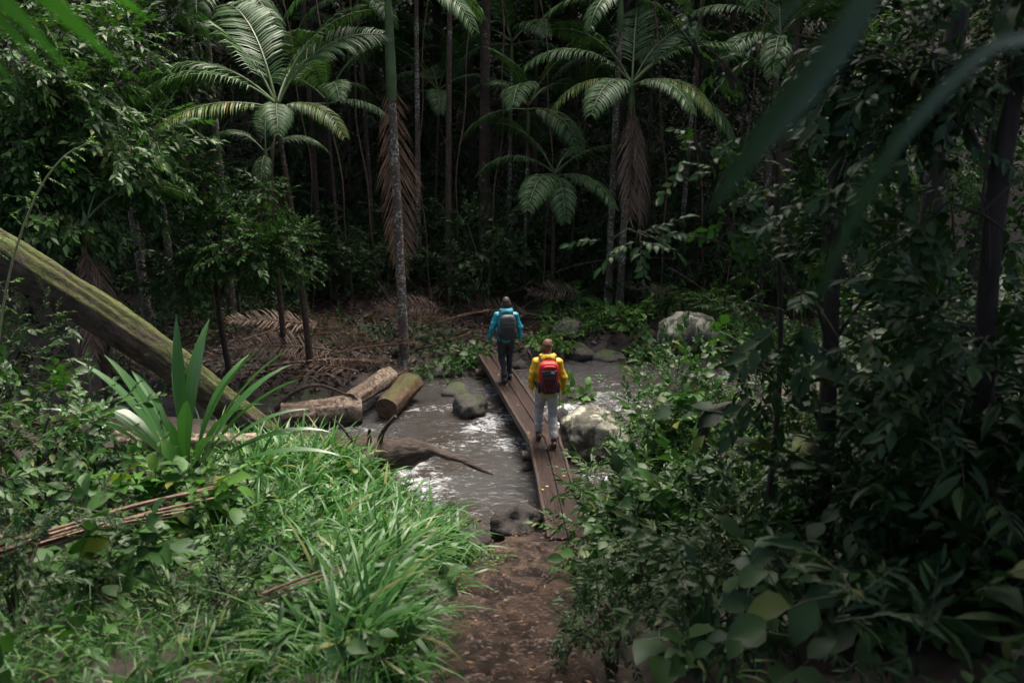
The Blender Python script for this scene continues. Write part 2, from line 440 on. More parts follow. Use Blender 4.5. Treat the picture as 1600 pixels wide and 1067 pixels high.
def foam_val(X, Y):
    F = np.zeros_like(X)
    for x, y, sx, sy, a, k in FO:
        dx, dy = X - x, Y - y
        u = dx * math.cos(a) + dy * math.sin(a); v = -dx * math.sin(a) + dy * math.cos(a)
        F = np.maximum(F, k * np.exp(-(u / sx) ** 2 - (v / sy) ** 2))
    return F
def water_z(X, Y):
    F = foam_val(X, Y)
    fall = 0.10 * np.clip((Y - 14.2) / 2.2, 0, 1)
    return -0.56 + fall + wob(X, Y, 0, 2.3) * 0.016 + (wob(X, Y, 1.7, 3.2) * .05 + np.abs(wob(X, Y, 4.2, 5.5)) * .06) * np.clip(F, 0, 1.2)
wo, WX, WY = grid_obj('stream_water', np.concatenate([np.linspace(-40, -6, 40)[:-1], np.linspace(-6, 7, 240), np.linspace(7, 40, 40)[1:]]), np.linspace(9.4, 21.5, 210), water_z, M['water'])
tag(wo, kind='structure')
fa = wo.data.attributes.new('foam', 'FLOAT', 'POINT')
fa.data.foreach_set('value', foam_val(WX, WY).ravel().astype(np.float32))

# ------------------------------------------------------------------ rocks
def rock(name, label, loc, size, mat, seed, rz=0.0, rough=.22, sub=4, cat='rock', group=None, flat=0.0):
    bm = bmesh.new(); bmesh.ops.create_icosphere(bm, subdivisions=sub, radius=1)
    off = Vector((seed * 13.7, seed * 3.1, seed * 7.9))
    for v in bm.verts:
        d = v.co.normalized()
        k = 1 + rough * (mnoise.noise(d * 1.1 + off) * 1.3 + .6 * mnoise.noise(d * 2.4 + off) + .34 * mnoise.noise(d * 5 + off) + .2 * mnoise.noise(d * 11 + off) + .12 * mnoise.noise(d * 23 + off))
        if flat:
            k *= 1 - flat * (1 - abs(mnoise.noise(d * .9 + off * 2)))
        v.co = Vector((d.x * k * size[0], d.y * k * size[1], d.z * k * size[2]))
    me = bpy.data.meshes.new(name); bm.to_mesh(me); bm.free()
    me.polygons.foreach_set('use_smooth', np.ones(len(me.polygons), bool)); me.materials.append(mat)
    return tag(link(name, me, None, loc, (0, 0, rz)), label, cat, group)
p = onz(925, 690, -.3)
rock('boulder', 'big round boulder with pale lichen patches right of the bridge in the stream', (p[0] + .02, p[1] + .1, -.28), (.62, .62, .62), M['rock_lichen'], 1.3, rough=.15, sub=5, cat='boulder')
p = onz(733, 640, -.4)
rock('boulder', 'moss topped boulder standing in white water left of the bridge', (p[0], p[1] + .1, -.42), (.36, .36, .30), M['rock_moss'], 2.1, .4, cat='boulder')
p = onz(815, 830, -.35)
rock('rock_slab', 'wet dark flat topped rock beside the near end of the bridge', (p[0] + .0, p[1] + .02, -.30), (.46, .34, .34), M['rock'], 3.7, .3, .4, flat=.2)
p = onz(1075, 545, -.3)
rock('boulder', 'pale lichen covered boulder on the far bank right of the hikers', (p[0], p[1] + .3, .0), (.78, .65, .62), M['rock_lichen'], 4.6, .2, .2, cat='boulder')
for i, (px, py, z, sx, sz, lab, mt) in enumerate([
    (713, 612, -.45, .32, .22, 'low mossy rock at the waterline under leafy plants on the far bank', 'rock_moss'),
    (690, 570, -.2, .3, .26, 'rounded dark mossy rock on the far bank right of the spotted palm trunk', 'rock_moss'),
    (905, 548, -.3, .38, .24, 'grey rock at the water edge behind the head of the yellow hiker', 'rock_moss'),
    (952, 550, -.3, .45, .22, 'flat greenish rock at the water edge left of the pale far boulder', 'rock_moss'),
    (885, 528, -.1, .45, .35, 'mossy rock on far bank right of the teal hiker', 'rock_moss'),
    (655, 600, -.4, .22, .16, 'small grey stone between spotted palm and the stream', 'rock'),
    (695, 595, -.4, .16, .13, 'small pale stone left of the low mossy waterline rock', 'rock'),
    (875, 655, -.5, .22, .2, 'wet brown rock in the white water behind the big lichen boulder', 'rock'),
    (740, 835, -.5, .3, .12, 'flat brown wet stone at the path foot beside the grass', 'rock'),
    (728, 570, -.2, .2, .15, 'small dark stone among leaves left of the teal hiker', 'rock'),
    (812, 545, .0, .22, .2, 'grey stone beside the right hand of the teal hiker', 'rock'),
    (620, 548, .0, .24, .18, 'grey stone on the slope left of the spotted palm trunk', 'rock'),
    (800, 618, -.55, .25, .14, 'dark stone under the right side of the bridge', 'rock')]):
    p = onz(px, py, z)
    rock('stone', lab, (p[0], p[1], max(gz(p[0], p[1]) + sz * .3, -.56 + sz * .35)), (sx, sx * .85, sz), M[mt], 6 + i * 1.7, i, .26, 3)

# ------------------------------------------------------------------ bridge
def plank_mesh(L, w, t, seed):
    bm = bmesh.new(); bmesh.ops.create_cube(bm, size=1)
    for v in bm.verts: v.co = Vector((v.co.x * w, (v.co.y + .5) * L, (v.co.z - .5) * t))
    bmesh.ops.subdivide_edges(bm, edges=[e for e in bm.edges if abs((e.verts[0].co - e.verts[1].co).y) > .5 * L], cuts=14)
    bmesh.ops.bevel(bm, geom=[e for e in bm.edges if len(e.link_faces) == 2 and e.calc_face_angle(0) > 1], offset=.008, segments=1, affect='EDGES')
    for v in bm.verts:
        v.co.x += .010 * mnoise.noise(Vector((v.co.x * 3, v.co.y * 1.3, seed)))
        v.co.z += .012 * mnoise.noise(Vector((v.co.x * 4, v.co.y * 1.1, seed + 9)))
    me = bpy.data.meshes.new('plank'); bm.to_mesh(me); bm.free()
    return me
br = thing('foot_bridge', 'narrow wet plank footbridge with a bend crossing the stream', 'bridge', (0, 0, 0))
def span(a, b, offs, w, t, zt, mat, name, seed):
    a = np.array(a, float); b = np.array(b, float); d = b - a; L = np.hypot(*d)
    ang = math.atan2(-d[0], d[1]); side = np.array((d[1], -d[0])) / L
    for i, o in enumerate(offs):
        me = plank_mesh(L, w, t, seed + i * 3.3); me.materials.append(mat)
        q = a + side * o
        link(name, me, br, (q[0], q[1], zt + .006 * i), (0, 0, ang))
    return ang
A0, A1, B0, B1 = (.575, 12.85), (-.53, 18.25), (.74, 9.45), (.565, 12.95)
span(B0, B1, (-.118, .118), .218, .06, 0, M['plank'], 'plank', 1)
span(A0, A1, (-.118, .118), .222, .06, .0, M['plank'], 'plank', 5)
span(B0, B1, (-.254, .254), .045, .13, .03, M['beam'], 'side_beam', 11)
span(A0, A1, (-.257, .257), .05, .15, .028, M['beam'], 'side_beam', 17)
span((.735, 9.6), (.57, 12.9), (-.14, .14), .12, .16, -.068, M['beam'], 'bearer', 23)
span((.57, 12.9), (-.5, 18.1), (-.14, .14), .12, .16, -.068, M['beam'], 'bearer', 27)
for q, ww in (((.57, 12.9), .8), ((-.45, 17.8), .8), ((.73, 9.8), .8)):
    a = Acc(); tube(a, [(q[0] - .4, q[1] - .05, -.31), (q[0], q[1], -.30), (q[0] + .4, q[1] + .05, -.31)], [.09, .1, .09], 10, lump=.1)
    a.obj('cross_beam', M['beam'], br, True)
for q in ((.38, 12.88), (.76, 12.93)):
    a = Acc(); tube(a, [(q[0], q[1], -1.0), (q[0], q[1], -.7), (q[0], q[1], -.36)], .09, 10, lump=.12); a.obj('pier_post', M['beam'], br, True)
# fallen yellow leaves on the planks
LF5 = np.array([(0, 0, 0), (-.5, .42, .10), (0, .45, 0), (.5, .42, .10), (0, 1, -.04)], float)
LT5 = [(0, 2, 1), (0, 3, 2), (1, 2, 4), (2, 3, 4)]
lm = plain('fallen_leaf_yellow', (.5, .36, .06), .6, (.32, .2, .04), 3, 0)
for i in range(11):
    t = random.random()
    a0, b0 = (B0, B1) if i % 2 else (A0, A1)
    x = a0[0] + (b0[0] - a0[0]) * t + random.choice((-.118, .118)) + random.uniform(-.09, .09); y = a0[1] + (b0[1] - a0[1]) * t
    a = Acc(); a.inst(LF5, LT5, frames([(math.cos(i * 2.1), math.sin(i * 2.1), 0)], (0, 0, 1), .035, .06), np.array([(x, y, .016)]))
    tag(a.obj('fallen_leaf', lm), 'small yellow fallen leaf lying on the wet bridge planks', 'leaf', 'yellow leaves on the bridge')

# ------------------------------------------------------------------ path steps
path = link('path', None); tag(path, kind='structure')
edges = [10.05, 9.35, 8.85, 8.25, 7.55, 6.95, 6.35, 5.75, 5.15, 4.5, 3.8, 3.0, 2.0, .8]
for i in range(len(edges) - 1):
    y1, y0 = edges[i], edges[i + 1]
    ym = (y0 + y1) / 2; zt = float(path_z(y1 - .1)) + (.02 if i else .0)
    cx = float(path_c(ym)); w = .62 + .06 * math.sin(i * 2.3) + (.1 if i < 2 else 0)
    nx, ny = 26, 16
    X, Y = np.meshgrid(np.linspace(-w, w, nx), np.linspace(y0 - .12, y1, ny))
    ex = np.abs(X) / w; ey = (Y - y0) / (y1 - y0)
    Z = zt + wob(X + cx + i * 3.1, Y, i, 1.4) * .035 - .12 * np.clip(ex - .8, 0, 1) ** 1.5 * 4 - .035 * np.clip((ey - .86) / .14, 0, 1) ** 2 + .04 * (1 - ey)
    XX = X + cx + .05 * wob(X * .2 + i, Y * .5, 0, 2); YY = Y + (ey > .99) * wob(X + cx + i * 7.3, X * 0 + i, 0, 1.3) * .16
    a = Acc(); ii = np.arange(ny - 1)[:, None] * nx; jj = np.arange(nx - 1)[None]
    V = np.stack([XX, YY, Z], -1).reshape(-1, 3)
    sk = V[(ny - 1) * nx:].copy(); sk[:, 2] -= .5; sk[:, 1] += .03
    Q = np.stack([ii + jj, ii + jj + 1, ii + nx + jj + 1, ii + nx + jj], -1).reshape(-1, 4)
    n0 = len(V); j1 = np.arange(nx - 1)
    Q2 = np.stack([(ny - 1) * nx + j1, (ny - 1) * nx + j1 + 1, n0 + j1 + 1, n0 + j1], -1)
    a.add(np.concatenate([V, sk]), None, np.concatenate([Q, Q2]))
    a.obj('step', M['step'], path, True)

# ------------------------------------------------------------------ leaf generators
# rounder leaf with 10 triangles for near plants
LF10 = np.array([(0, 0, 0), (-.36, .22, .06), (0, .25, 0), (.36, .22, .06), (-.5, .5, .08), (0, .52, .0), (.5, .5, .08), (-.3, .78, .02), (0, .78, -.05), (.3, .78, .02), (0, 1.02, -.14)], float)
LT10 = [(0, 2, 1), (0, 3, 2), (1, 2, 5), (1, 5, 4), (2, 3, 6), (2, 6, 5), (4, 5, 8), (4, 8, 7), (5, 6, 9), (5, 9, 8), (7, 8, 10), (8, 9, 10)]
def spray_tpl(n, lw, seed, droop=.35, big=False, wf=.46):
    """unit twig along +Y carrying n leaves; returns leaf mesh and twig mesh"""
    r = np.random.default_rng(seed); a = Acc()
    t = np.linspace(.12, 1, n)
    P = np.stack([.04 * np.sin(t * 5 + seed), t, -.25 * droop * t * t], -1)
    side = np.where(np.arange(n) % 2 == 0, 1, -1.)
    ang = r.uniform(.5, 1.0, n); ang[-1] = .05
    D = np.stack([side * np.sin(ang), np.cos(ang), -droop * r.uniform(.2, 1.6, n)], -1)
    U = np.stack([r.normal(0, .35, n), r.normal(0, .35, n), np.ones(n)], -1)
    ln = r.uniform(.55, 1.15, n) * lw
    a.inst(LF10 if big else LF5, LT10 if big else LT5, frames(D, U, ln * wf, ln), P)
    b = Acc(); tube(b, [(0, 0, 0), (.04, .5, -.06 * droop), (0, 1, -.25 * droop)], [.012, .009, .004], 3, cap=False)
    V = np.concatenate(a.v); Tt = np.concatenate(a.t)
    bv = np.concatenate(b.v); bq = np.concatenate(b.q)
    bt = np.concatenate([bq[:, [0, 1, 2]], bq[:, [0, 2, 3]]])
    return V, Tt, bv, bt
SPR = [spray_tpl(9, .34, 1), spray_tpl(11, .28, 2, .5), spray_tpl(8, .36, 3, .2)]
SPRN = [spray_tpl(9, .36, 11, .4, big=True), spray_tpl(7, .42, 12, .6, big=True), spray_tpl(11, .30, 13, .3, big=True)]
SPRL = [spray_tpl(12, .46, 21, .7, True, .2), spray_tpl(9, .55, 22, .9, True, .22)]        # drooping lance leaves
SPRB = [spray_tpl(5, .62, 23, .5, True, .72), spray_tpl(4, .75, 24, .7, True, .66), spray_tpl(6, .5, 25, .3, True, .75)]   # broad leaves
SPRF = [spray_tpl(26, .2, 26, .3, False, .36), spray_tpl(22, .24, 27, .5, False, .34)]     # fern like pinnate leaves
MIX = [SPR + SPRB[:1], SPRN, SPRL + SPRN[:1], SPRB + SPR[:1], SPRF + SPR[:1]]
def sprays(acc, P, D, S, tpls=SPR, r=rng, mi=0, si=1):
    P = np.asarray(P, float); D = np.asarray(D, float); S = np.asarray(S, float)
    k = r.integers(0, len(tpls), len(P))
    U = nrm(np.stack([r.normal(0, .4, len(P)), r.normal(0, .4, len(P)), np.ones(len(P))], -1))
    for j, (lv, lt, bv, bt) in enumerate(tpls):
        q = k == j
        if not q.any(): continue
        Mx = frames(D[q], U[q], S[q], S[q])
        acc.inst(lv, lt, Mx, P[q], mi); acc.inst(bv, bt, Mx, P[q], si)
def ell_pts(n, c, rad, r=rng, inner=.35):
    d = nrm(r.normal(size=(n, 3))); k = r.uniform(inner ** 3, 1, n) ** (1 / 3)
    return np.asarray(c) + d * k[:, None] * np.asarray(rad), d

def shrub(name, label, base, h, w, n, leaf, mat, cat='shrub', group=None, tpl=None, stems=5, seed=0, lean=(0, 0), low=.25, clump=7, sizes=None, stemmat='stem', stemr=.012):
    """stems from the ground, clumps of leafy twigs spread through the volume"""
    r = np.random.default_rng(int(seed * 97 + 13))
    base = np.array(base, float)
    root = thing(name, label, cat, base, 0, group)
    L = np.array((lean[0], lean[1], 0))
    acc = Acc(); 
    cl = []
    for k in range(clump):
        a = r.uniform(0, 6.28); zz = r.uniform(low, 1) * h; rr = w * math.sqrt(r.uniform(0, 1)) * (1 - .45 * abs(zz / h - .55))
        cl.append(np.array((math.cos(a) * rr, math.sin(a) * rr, zz)) + L * zz / h)
    cl = np.array(cl)
    idx = r.integers(0, clump, n)
    sg = np.array((w * .30, w * .30, h * .15))
    P = cl[idx] + r.normal(size=(n, 3)) * sg
    P[:, 2] = np.maximum(P[:, 2], .04)
    D = nrm(nrm(P - cl[idx]) * .6 + r.normal(size=(n, 3)) * .5 + (P - np.array((0, 0, h * .4))) * .3 / max(w, .2) + np.array((0, 0, .1)))
    S = leaf * r.uniform(1.3, 3.6, n)
    sprays(acc, P, D, S, MIX[int(seed) % 5], r)
    tag(acc.obj('foliage', [mat, M[stemmat]], root), kind='stuff')
    for k in range(min(stems, clump)):
        c = cl[k]
        b = Acc(); mid = c * .5 + np.array((r.normal(0, .06), r.normal(0, .06), .1 * h)) * .6
        tube(b, smoothpath([(c[0] * .08, c[1] * .08, -.12), mid * np.array((.6, .6, 1)), c], 7), np.linspace(stemr * 1.6, stemr * .5, 7) * (1 + h * .35), 6)
        b.obj('stem', M[stemmat], root, True)
    return root

# ------------------------------------------------------------------ palm fronds
def frond_mesh(name, L, e0, e1, nl, ll, lw, seed, mats, droop=.5, roll=0.0, start=.16, ang0=40, ang1=28, stiff=1.2, vee=.15, twist=0.0):
    r = np.random.default_rng(seed); acc = Acc()
    ns = 22; t = np.linspace(0, 1, ns)
    el = R(e0) + (R(e1) - R(e0)) * t ** stiff
    az = twist * t ** 2
    step = L / (ns - 1)
    d = np.stack([np.cos(el) * np.sin(az), np.cos(el) * np.cos(az), np.sin(el)], -1)
    P = np.concatenate([[np.zeros(3)], np.cumsum(d[:-1] * step, 0)])
    tube(acc, P, np.linspace(.024, .004, ns) * (L / 2.4), 5, 1, cap=False)
    tl = np.linspace(start, .995, nl)
    for sgn in (1, -1):
        tt = np.clip(tl + r.normal(0, .003, nl), 0, 1)
        if mats[0] is M['palm_dead']:
            tt = tt[r.uniform(0, 1, nl) > .12]
        n = len(tt)
        p = np.stack([np.interp(tt, t, P[:, c]) for c in range(3)], -1)
        T = nrm(np.stack([np.interp(tt, t, d[:, c]) for c in range(3)], -1))
        side0 = nrm(np.cross(T, np.array((0, 0, 1.))) + 1e-6)
        upv = np.cross(side0, T)
        ro = R(roll) * np.minimum(1, tt * 1.6)
        side = side0 * np.cos(ro)[:, None] + upv * np.sin(ro)[:, None]
        nv = np.cross(side, T)
        a = R(ang0 + 0) + (R(ang1) - R(ang0)) * tt                       # angle away from the perpendicular
        prof = np.interp(tt, [0, start, .35, .6, .85, 1], [.4, .55, 1, .95, .6, .3])
        ln = ll * prof * r.uniform(.9, 1.08, n)
        if mats[0] is M['palm_dead']:
            ln = ln * r.choice([1, 1, 1, .85, .6], n); a = a + r.normal(0, .07, n)
        dr0 = nrm(side * sgn * np.cos(a)[:, None] + T * np.sin(a)[:, None] + nv * vee)
        dp = droop * r.uniform(.8, 1.25, n)
        g = np.array((0, 0, -1.))
        d1 = nrm(dr0 + g * (dp * .15)[:, None]); d2 = nrm(dr0 + g * (dp * .8)[:, None]); d3 = nrm(dr0 * .8 + g * (dp * 1.7)[:, None])
        q0 = p; q1 = q0 + d1 * (ln * .36)[:, None]; q2 = q1 + d2 * (ln * .34)[:, None]; q3 = q2 + d3 * (ln * .30)[:, None]
        wv = nrm(np.cross(dr0, nrm(nv + r.normal(0, .25, (n, 3))))) * lw * .5
        w1 = wv * np.interp(prof, [0, 1], [.6, 1])[:, None]
        V = np.stack([q0 - w1 * .35, q0 + w1 * .35, q1 - w1, q1 + w1, q2 - w1 * .8, q2 + w1 * .8, q3], 1)
        o = (np.arange(n) * 7)[:, None]
        Q = np.concatenate([o + np.array((0, 1, 3, 2)), o + np.array((2, 3, 5, 4))])
        Tr = o + np.array((4, 5, 6))
        acc.add(V.reshape(-1, 3), Tr, Q, 0)
    return acc.mesh(name, mats)
G, Yw, Fr, De = [M['palm'], M['rachis']], [M['palm_y'], M['rachis']], [M['palm_fresh'], M['rachis']], [M['palm_dead'], M['rachis_dead']]
FM = {
 'up':   [frond_mesh('frond', 2.7, 68, 5, 45, 0.72, .036, 1, G, .35, 20), frond_mesh('frond', 2.7, 62, -10, 45, 0.72, .036, 2, G, .4, -35)],
 'arch': [frond_mesh('frond', 2.7, 45, -45, 45, 0.72, .038, 3, G, .55, 10), frond_mesh('frond', 2.6, 38, -55, 43, 0.70, .038, 4, G, .6, -15), frond_mesh('frond', 2.7, 48, -38, 45, 0.72, .038, 14, G, .45, 30)],
 'low':  [frond_mesh('frond', 2.5, 15, -60, 42, 0.67, .038, 5, G, .7, 12), frond_mesh('frond', 2.5, 5, -70, 42, 0.65, .038, 6, G, .75, -10)],
 'yellow': [frond_mesh('frond', 2.3, 12, -38, 39, 0.56, .034, 7, Yw, .75, 8), frond_mesh('frond', 2.2, 18, -65, 37, 0.58, .036, 8, Yw, .7, -8)],
 'dead': [frond_mesh('dead_frond', 3.2, -78, -89, 66, 1.0, .026, 9, De, .15, 0, .06, 55, 62, vee=.05), frond_mesh('dead_frond', 2.6, -80, -88, 56, .9, .026, 10, De, .2, 25, .1, 57, 60)],
 'fallen': [frond_mesh('dead_frond', 2.4, 8, -10, 48, .5, .024, 31, De, .15, 0, .14, 30, 40), frond_mesh('dead_frond', 2.2, 14, -14, 42, .5, .024, 32, De, .3, 35, .14, 25, 35)],
 'fresh': [frond_mesh('frond', 1.4, 66, -25, 30, .42, .034, 33, Fr, .4, 15), frond_mesh('frond', 1.4, 45, -50, 30, .4, .034, 34, Fr, .5, -15)],
}
def add_frond(root, z, az, kind, sc=1.0, var=None, roll=0.0, ox=0.0):
    ms = FM[kind]; me = ms[(var if var is not None else random.randrange(len(ms))) % len(ms)]
    nm = 'dead_frond' if kind in ('dead', 'fallen') else 'frond'
    a = R(az - 90)
    o = link(nm, me, root, (ox * math.cos(R(az)), ox * math.sin(R(az)), z), (roll, 0, a), sc)
    return o
def palm(name, label, base, zc, fr, r0=.11, lean=(0, 0), mat='palm_trunk', sc=1.0, shaft=.75, group=None, seed=0, cat='palm tree', ft=.6):
    """base: ground point, zc: height of the crown above the base"""
    base = np.array(base, float)
    root = thing(name, label, cat, base, 0, group)
    lx, ly = lean
    zz = np.linspace(-.25, zc - shaft, 16)
    k = zz / zc
    P = np.stack([lx * k ** 1.3 * np.sign(k) if False else lx * np.clip(k, 0, 1) ** 1.4, ly * np.clip(k, 0, 1) ** 1.4, zz], -1)
    rad = r0 * (1 - (1 - ft) * np.clip(k, 0, 1)) * (1 + .45 * np.exp(-(zz + .25) / .22))
    a = Acc(); tube(a, P, rad, 12, lump=.05, seed=seed); a.obj('trunk', M[mat], root, True)
    top = P[-1]
    s = np.linspace(0, 1, 9)
    b = Acc(); tube(b, np.stack([top[0] + lx * .02 * s, top[1] + ly * .02 * s, top[2] - .01 + s * (shaft + .12)], -1), rad[-1] * np.array([1.08, 1.25, 1.28, 1.2, 1.08, .95, .8, .6, .3]), 12)
    b.obj('crownshaft', M['shaft'], root, True)
    for f in fr:
        az, kind = f[0], f[1]
        s_ = f[2] if len(f) > 2 else random.uniform(.9, 1.08); var = f[3] if len(f) > 3 else None
        dz = -.75 * shaft if kind == 'dead' else (-.12 if kind in ('low', 'yellow') else 0)
        o = add_frond(root, top[2] + shaft + dz, az, kind, s_ * sc, var, ox=rad[-1] * .9)
        o.location.x += top[0]; o.location.y += top[1]
    return root

def px_base(px, py, z0=0.0):
    """ground point seen at a pixel, found by marching along the ray"""
    d = ray(px, py)
    for t in np.arange(3, 60, .05):
        q = d * t + np.array((0, 0, CAM_H))
        if q[2] <= gz(q[0], q[1]): return np.array((q[0], q[1], gz(q[0], q[1])))
    return onz(px, py, z0)

# palms named in the picture -----------------------------------------------------
b = px_base(632, 568)
palm('palm_tree', 'spotted palm trunk with a huge brown dead frond hanging down behind it', b, 8.5,
     [(175, 'low', 1.0, 0), (205, 'arch'), (330, 'low', 1.0, 1), (0, 'arch'), (20, 'low'), (60, 'up'), (130, 'up'), (95, 'arch'), (285, 'up'), (245, 'up')], .125, (-.12, .1), 'palm_trunk', 1.0, 2.5, ft=.62)
# its hanging dead frond: stem runs down the back of the trunk
dead_big = frond_mesh('dead_frond', 4.7, -84, -90, 96, 1.12, .024, 77, De, .14, 0, .08, 57, 64, vee=.12)
pr = bpy.context.scene.objects['palm_tree']
o = link('dead_frond', dead_big, pr, (-.10, .20, 6.75), (0, 0, R(-8)))
b = px_base(485, 572)
palm('palm_tree', 'slender palm with a broad fan of upright fronds in front of the left dark forest', b, 5.75,
     [(128, 'up', 1.15, 0), (150, 'up', 1.1, 1), (182, 'arch', 1.05, 0), (205, 'arch', 1.0, 1), (195, 'low', 1.1, 1), (222, 'yellow', 1.0, 0), (40, 'up', 1.05, 0), (20, 'up', .95, 1), (330, 'yellow', .8, 1), (285, 'low', .65, 0), (85, 'arch'), (200, 'dead', .75, 1)],
     .085, (-.35, -.1), 'palm_trunk2', 1.14, .6)
b = px_base(968, 478)
palm('palm_tree', 'palm with wide glossy drooping crown and brown hanging frond right of the middle', b, 6.2,
     [(190, 'arch', .95, 0), (240, 'low', .9, 0), (205, 'yellow', 1.0, 1), (12, 'arch', 1.1, 2), (335, 'low', 1.05, 1), (350, 'arch', 1.05, 0), (300, 'low', .85, 0), (320, 'yellow', .95, 1), (30, 'up', .9, 1), (80, 'up'), (160, 'up', .85), (110, 'arch'), (270, 'dead', .95, 1), (320, 'dead', .8, 0)],
     .12, (.12, -.2), 'palm_trunk', 1.25, .8)
b = px_base(950, 474)
palm('palm_tree', 'pale spotted palm trunk standing just left of the glossy crowned palm', b, 8.4,
     [(170, 'low', 1.0, 0), (200, 'arch', 1.1), (240, 'low', .9), (300, 'arch'), (20, 'low'), (60, 'arch'), (110, 'up'), (340, 'arch')], .12, (.1, 0), 'palm_trunk', 1.0, .9)
b = px_base(862, 468)
palm('palm_tree', 'small dark green palm with fronds hanging low above the two hikers', b, 3.65,
     [(150, 'up', .8, 1), (195, 'arch', .75, 1), (250, 'low', .8, 0), (275, 'low', .75, 1), (310, 'low', .8, 0), (5, 'arch', .85, 0), (230, 'yellow', .6, 1), (60, 'arch', .8)], .07, (.05, 0), 'palm_trunk2', 1.3, .4)
b = px_base(893, 476)
jp = thing('palm_seedling', 'bright green young palm growing from the far bank behind the hikers', 'palm seedling', b)
for az, k, s, v in ((150, 'fresh', .9, 0), (330, 'fresh', .8, 1), (20, 'fresh', .7, 0), (200, 'fresh', .75, 1), (80, 'fresh', .9, 0), (280, 'fresh', .6, 1)): add_frond(jp, -.02, az, k, s, v)
a = Acc(); tube(a, [(0, 0, -.1), (0, 0, .12)], .03, 6); a.obj('stem', M['stem'], jp)
b = px_base(855, 505)
jp = thing('palm_seedling', 'yellowing young palm with brown tips left of the bright green seedling', 'palm seedling', b)
for az, k, s, v in ((160, 'yellow', .4, 0), (20, 'yellow', .35, 1), (260, 'yellow', .35, 1), (90, 'fresh', .6, 0)): add_frond(jp, 0, az, k, s, v)
a = Acc(); tube(a, [(0, 0, -.1), (0, 0, .1)], .025, 6); a.obj('stem', M['stem'], jp)
b = at(360, 445, 21); b[2] = gz(b[0], b[1])
palm('palm_tree', 'tall palm whose pale fronds hang in at the top left behind the leafy tree', b, 8.3,
     [(150, 'low', 1.1, 0), (200, 'arch', 1.1), (250, 'low', 1.1), (285, 'low', 1.05, 1), (330, 'low', 1.1), (10, 'arch', 1.1), (60, 'arch'), (110, 'up'), (225, 'arch', 1.1)], .11, (0, 0), 'palm_trunk', 1.05, .9)
b = px_base(445, 552)
palm('palm_tree', 'thin brown stemmed palm left of the slender fan palm', b, 4.6,
     [(170, 'dead', .75, 1), (30, 'dead', .7, 1), (160, 'arch', .7), (40, 'arch', .7), (280, 'low', .6), (100, 'up', .7)], .075, (-.1, 0), 'palm_trunk2', .9, .5)
b = at(1185, 470, 23); b[2] = gz(b[0], b[1])
palm('palm_tree', 'palm with blue green fronds at the top beside the mossy trunk', b, 7.4,
     [(180, 'arch', 1.1, 0), (215, 'low', 1.0), (250, 'low'), (300, 'arch'), (150, 'up'), (20, 'arch'), (80, 'up')], .11, (0, 0), 'palm_trunk', 1.0, .8)
b = at(150, 470, 14.4); b[2] = gz(b[0], b[1])
palm('palm_tree', 'palm with a brown skirt of dead fronds behind the leaning mossy log', b, 4.3,
     [(200, 'dead', .9, 0), (340, 'dead', .85, 1), (270, 'dead', .9, 1), (120, 'arch', .8), (60, 'up', .8), (20, 'arch', .8)], .1, (0, 0), 'palm_trunk2', .9, .5)
# dark palms deeper in the forest -------------------------------------------------
deep = [(500, 24.5, 9.5, .1), (585, 25, 8, .08), (655, 24, 9.4, .09), (700, 22.5, 10.5, .095), (757, 25, 11, .2), (795, 27, 7, .08), (835, 29, 9.5, .1), (1010, 26, 10, .09), (1062, 24.5, 9, .09), (1110, 27, 9.5, .1),
        (420, 27, 10, .1), (330, 26, 9, .1), (550, 29, 6.5, .08), (620, 31, 7.5, .09), (730, 31, 6, .09), (900, 32, 9, .1), (960, 29, 6.6, .09), (1150, 30, 7, .1), (470, 32, 7, .1), (680, 27, 5.2, .07), (820, 24, 5.4, .06), (530, 23, 5.2, .06)]
where = {500: 'behind the slender fan palm', 585: 'left of the hanging dead frond', 655: 'right of the hanging dead frond', 700: 'midway between dead frond and thick dark trunk', 757: 'with a thick trunk straight above the teal hiker', 795: 'right of the thick dark trunk', 835: 'above the small low palm', 1010: 'behind the brown frond of the glossy palm', 1062: 'right of the glossy palm', 1110: 'near the mossy trunk at right'}
for i, (px, Y, h, r0) in enumerate(deep):
    q = at(px, 400, Y); q[2] = gz(q[0], q[1])
    fr = [(random.uniform(0, 360) if False else (k * 47 + i * 31) % 360, ('arch', 'low', 'up', 'arch', 'low', 'arch', 'low', 'up')[k], random.uniform(.85, 1.1)) for k in range(8)]
    lab = 'dark forest palm ' + where[px] if px in where else 'dim palm far back in the dark forest'
    palm('palm_tree', lab, q, h, fr, r0, (random.uniform(-.3, .3), 0), ('palm_trunk2', 'palm_trunk2', 'palm_trunk')[i % 3], 1.0, .8, 'palms deep in the forest')

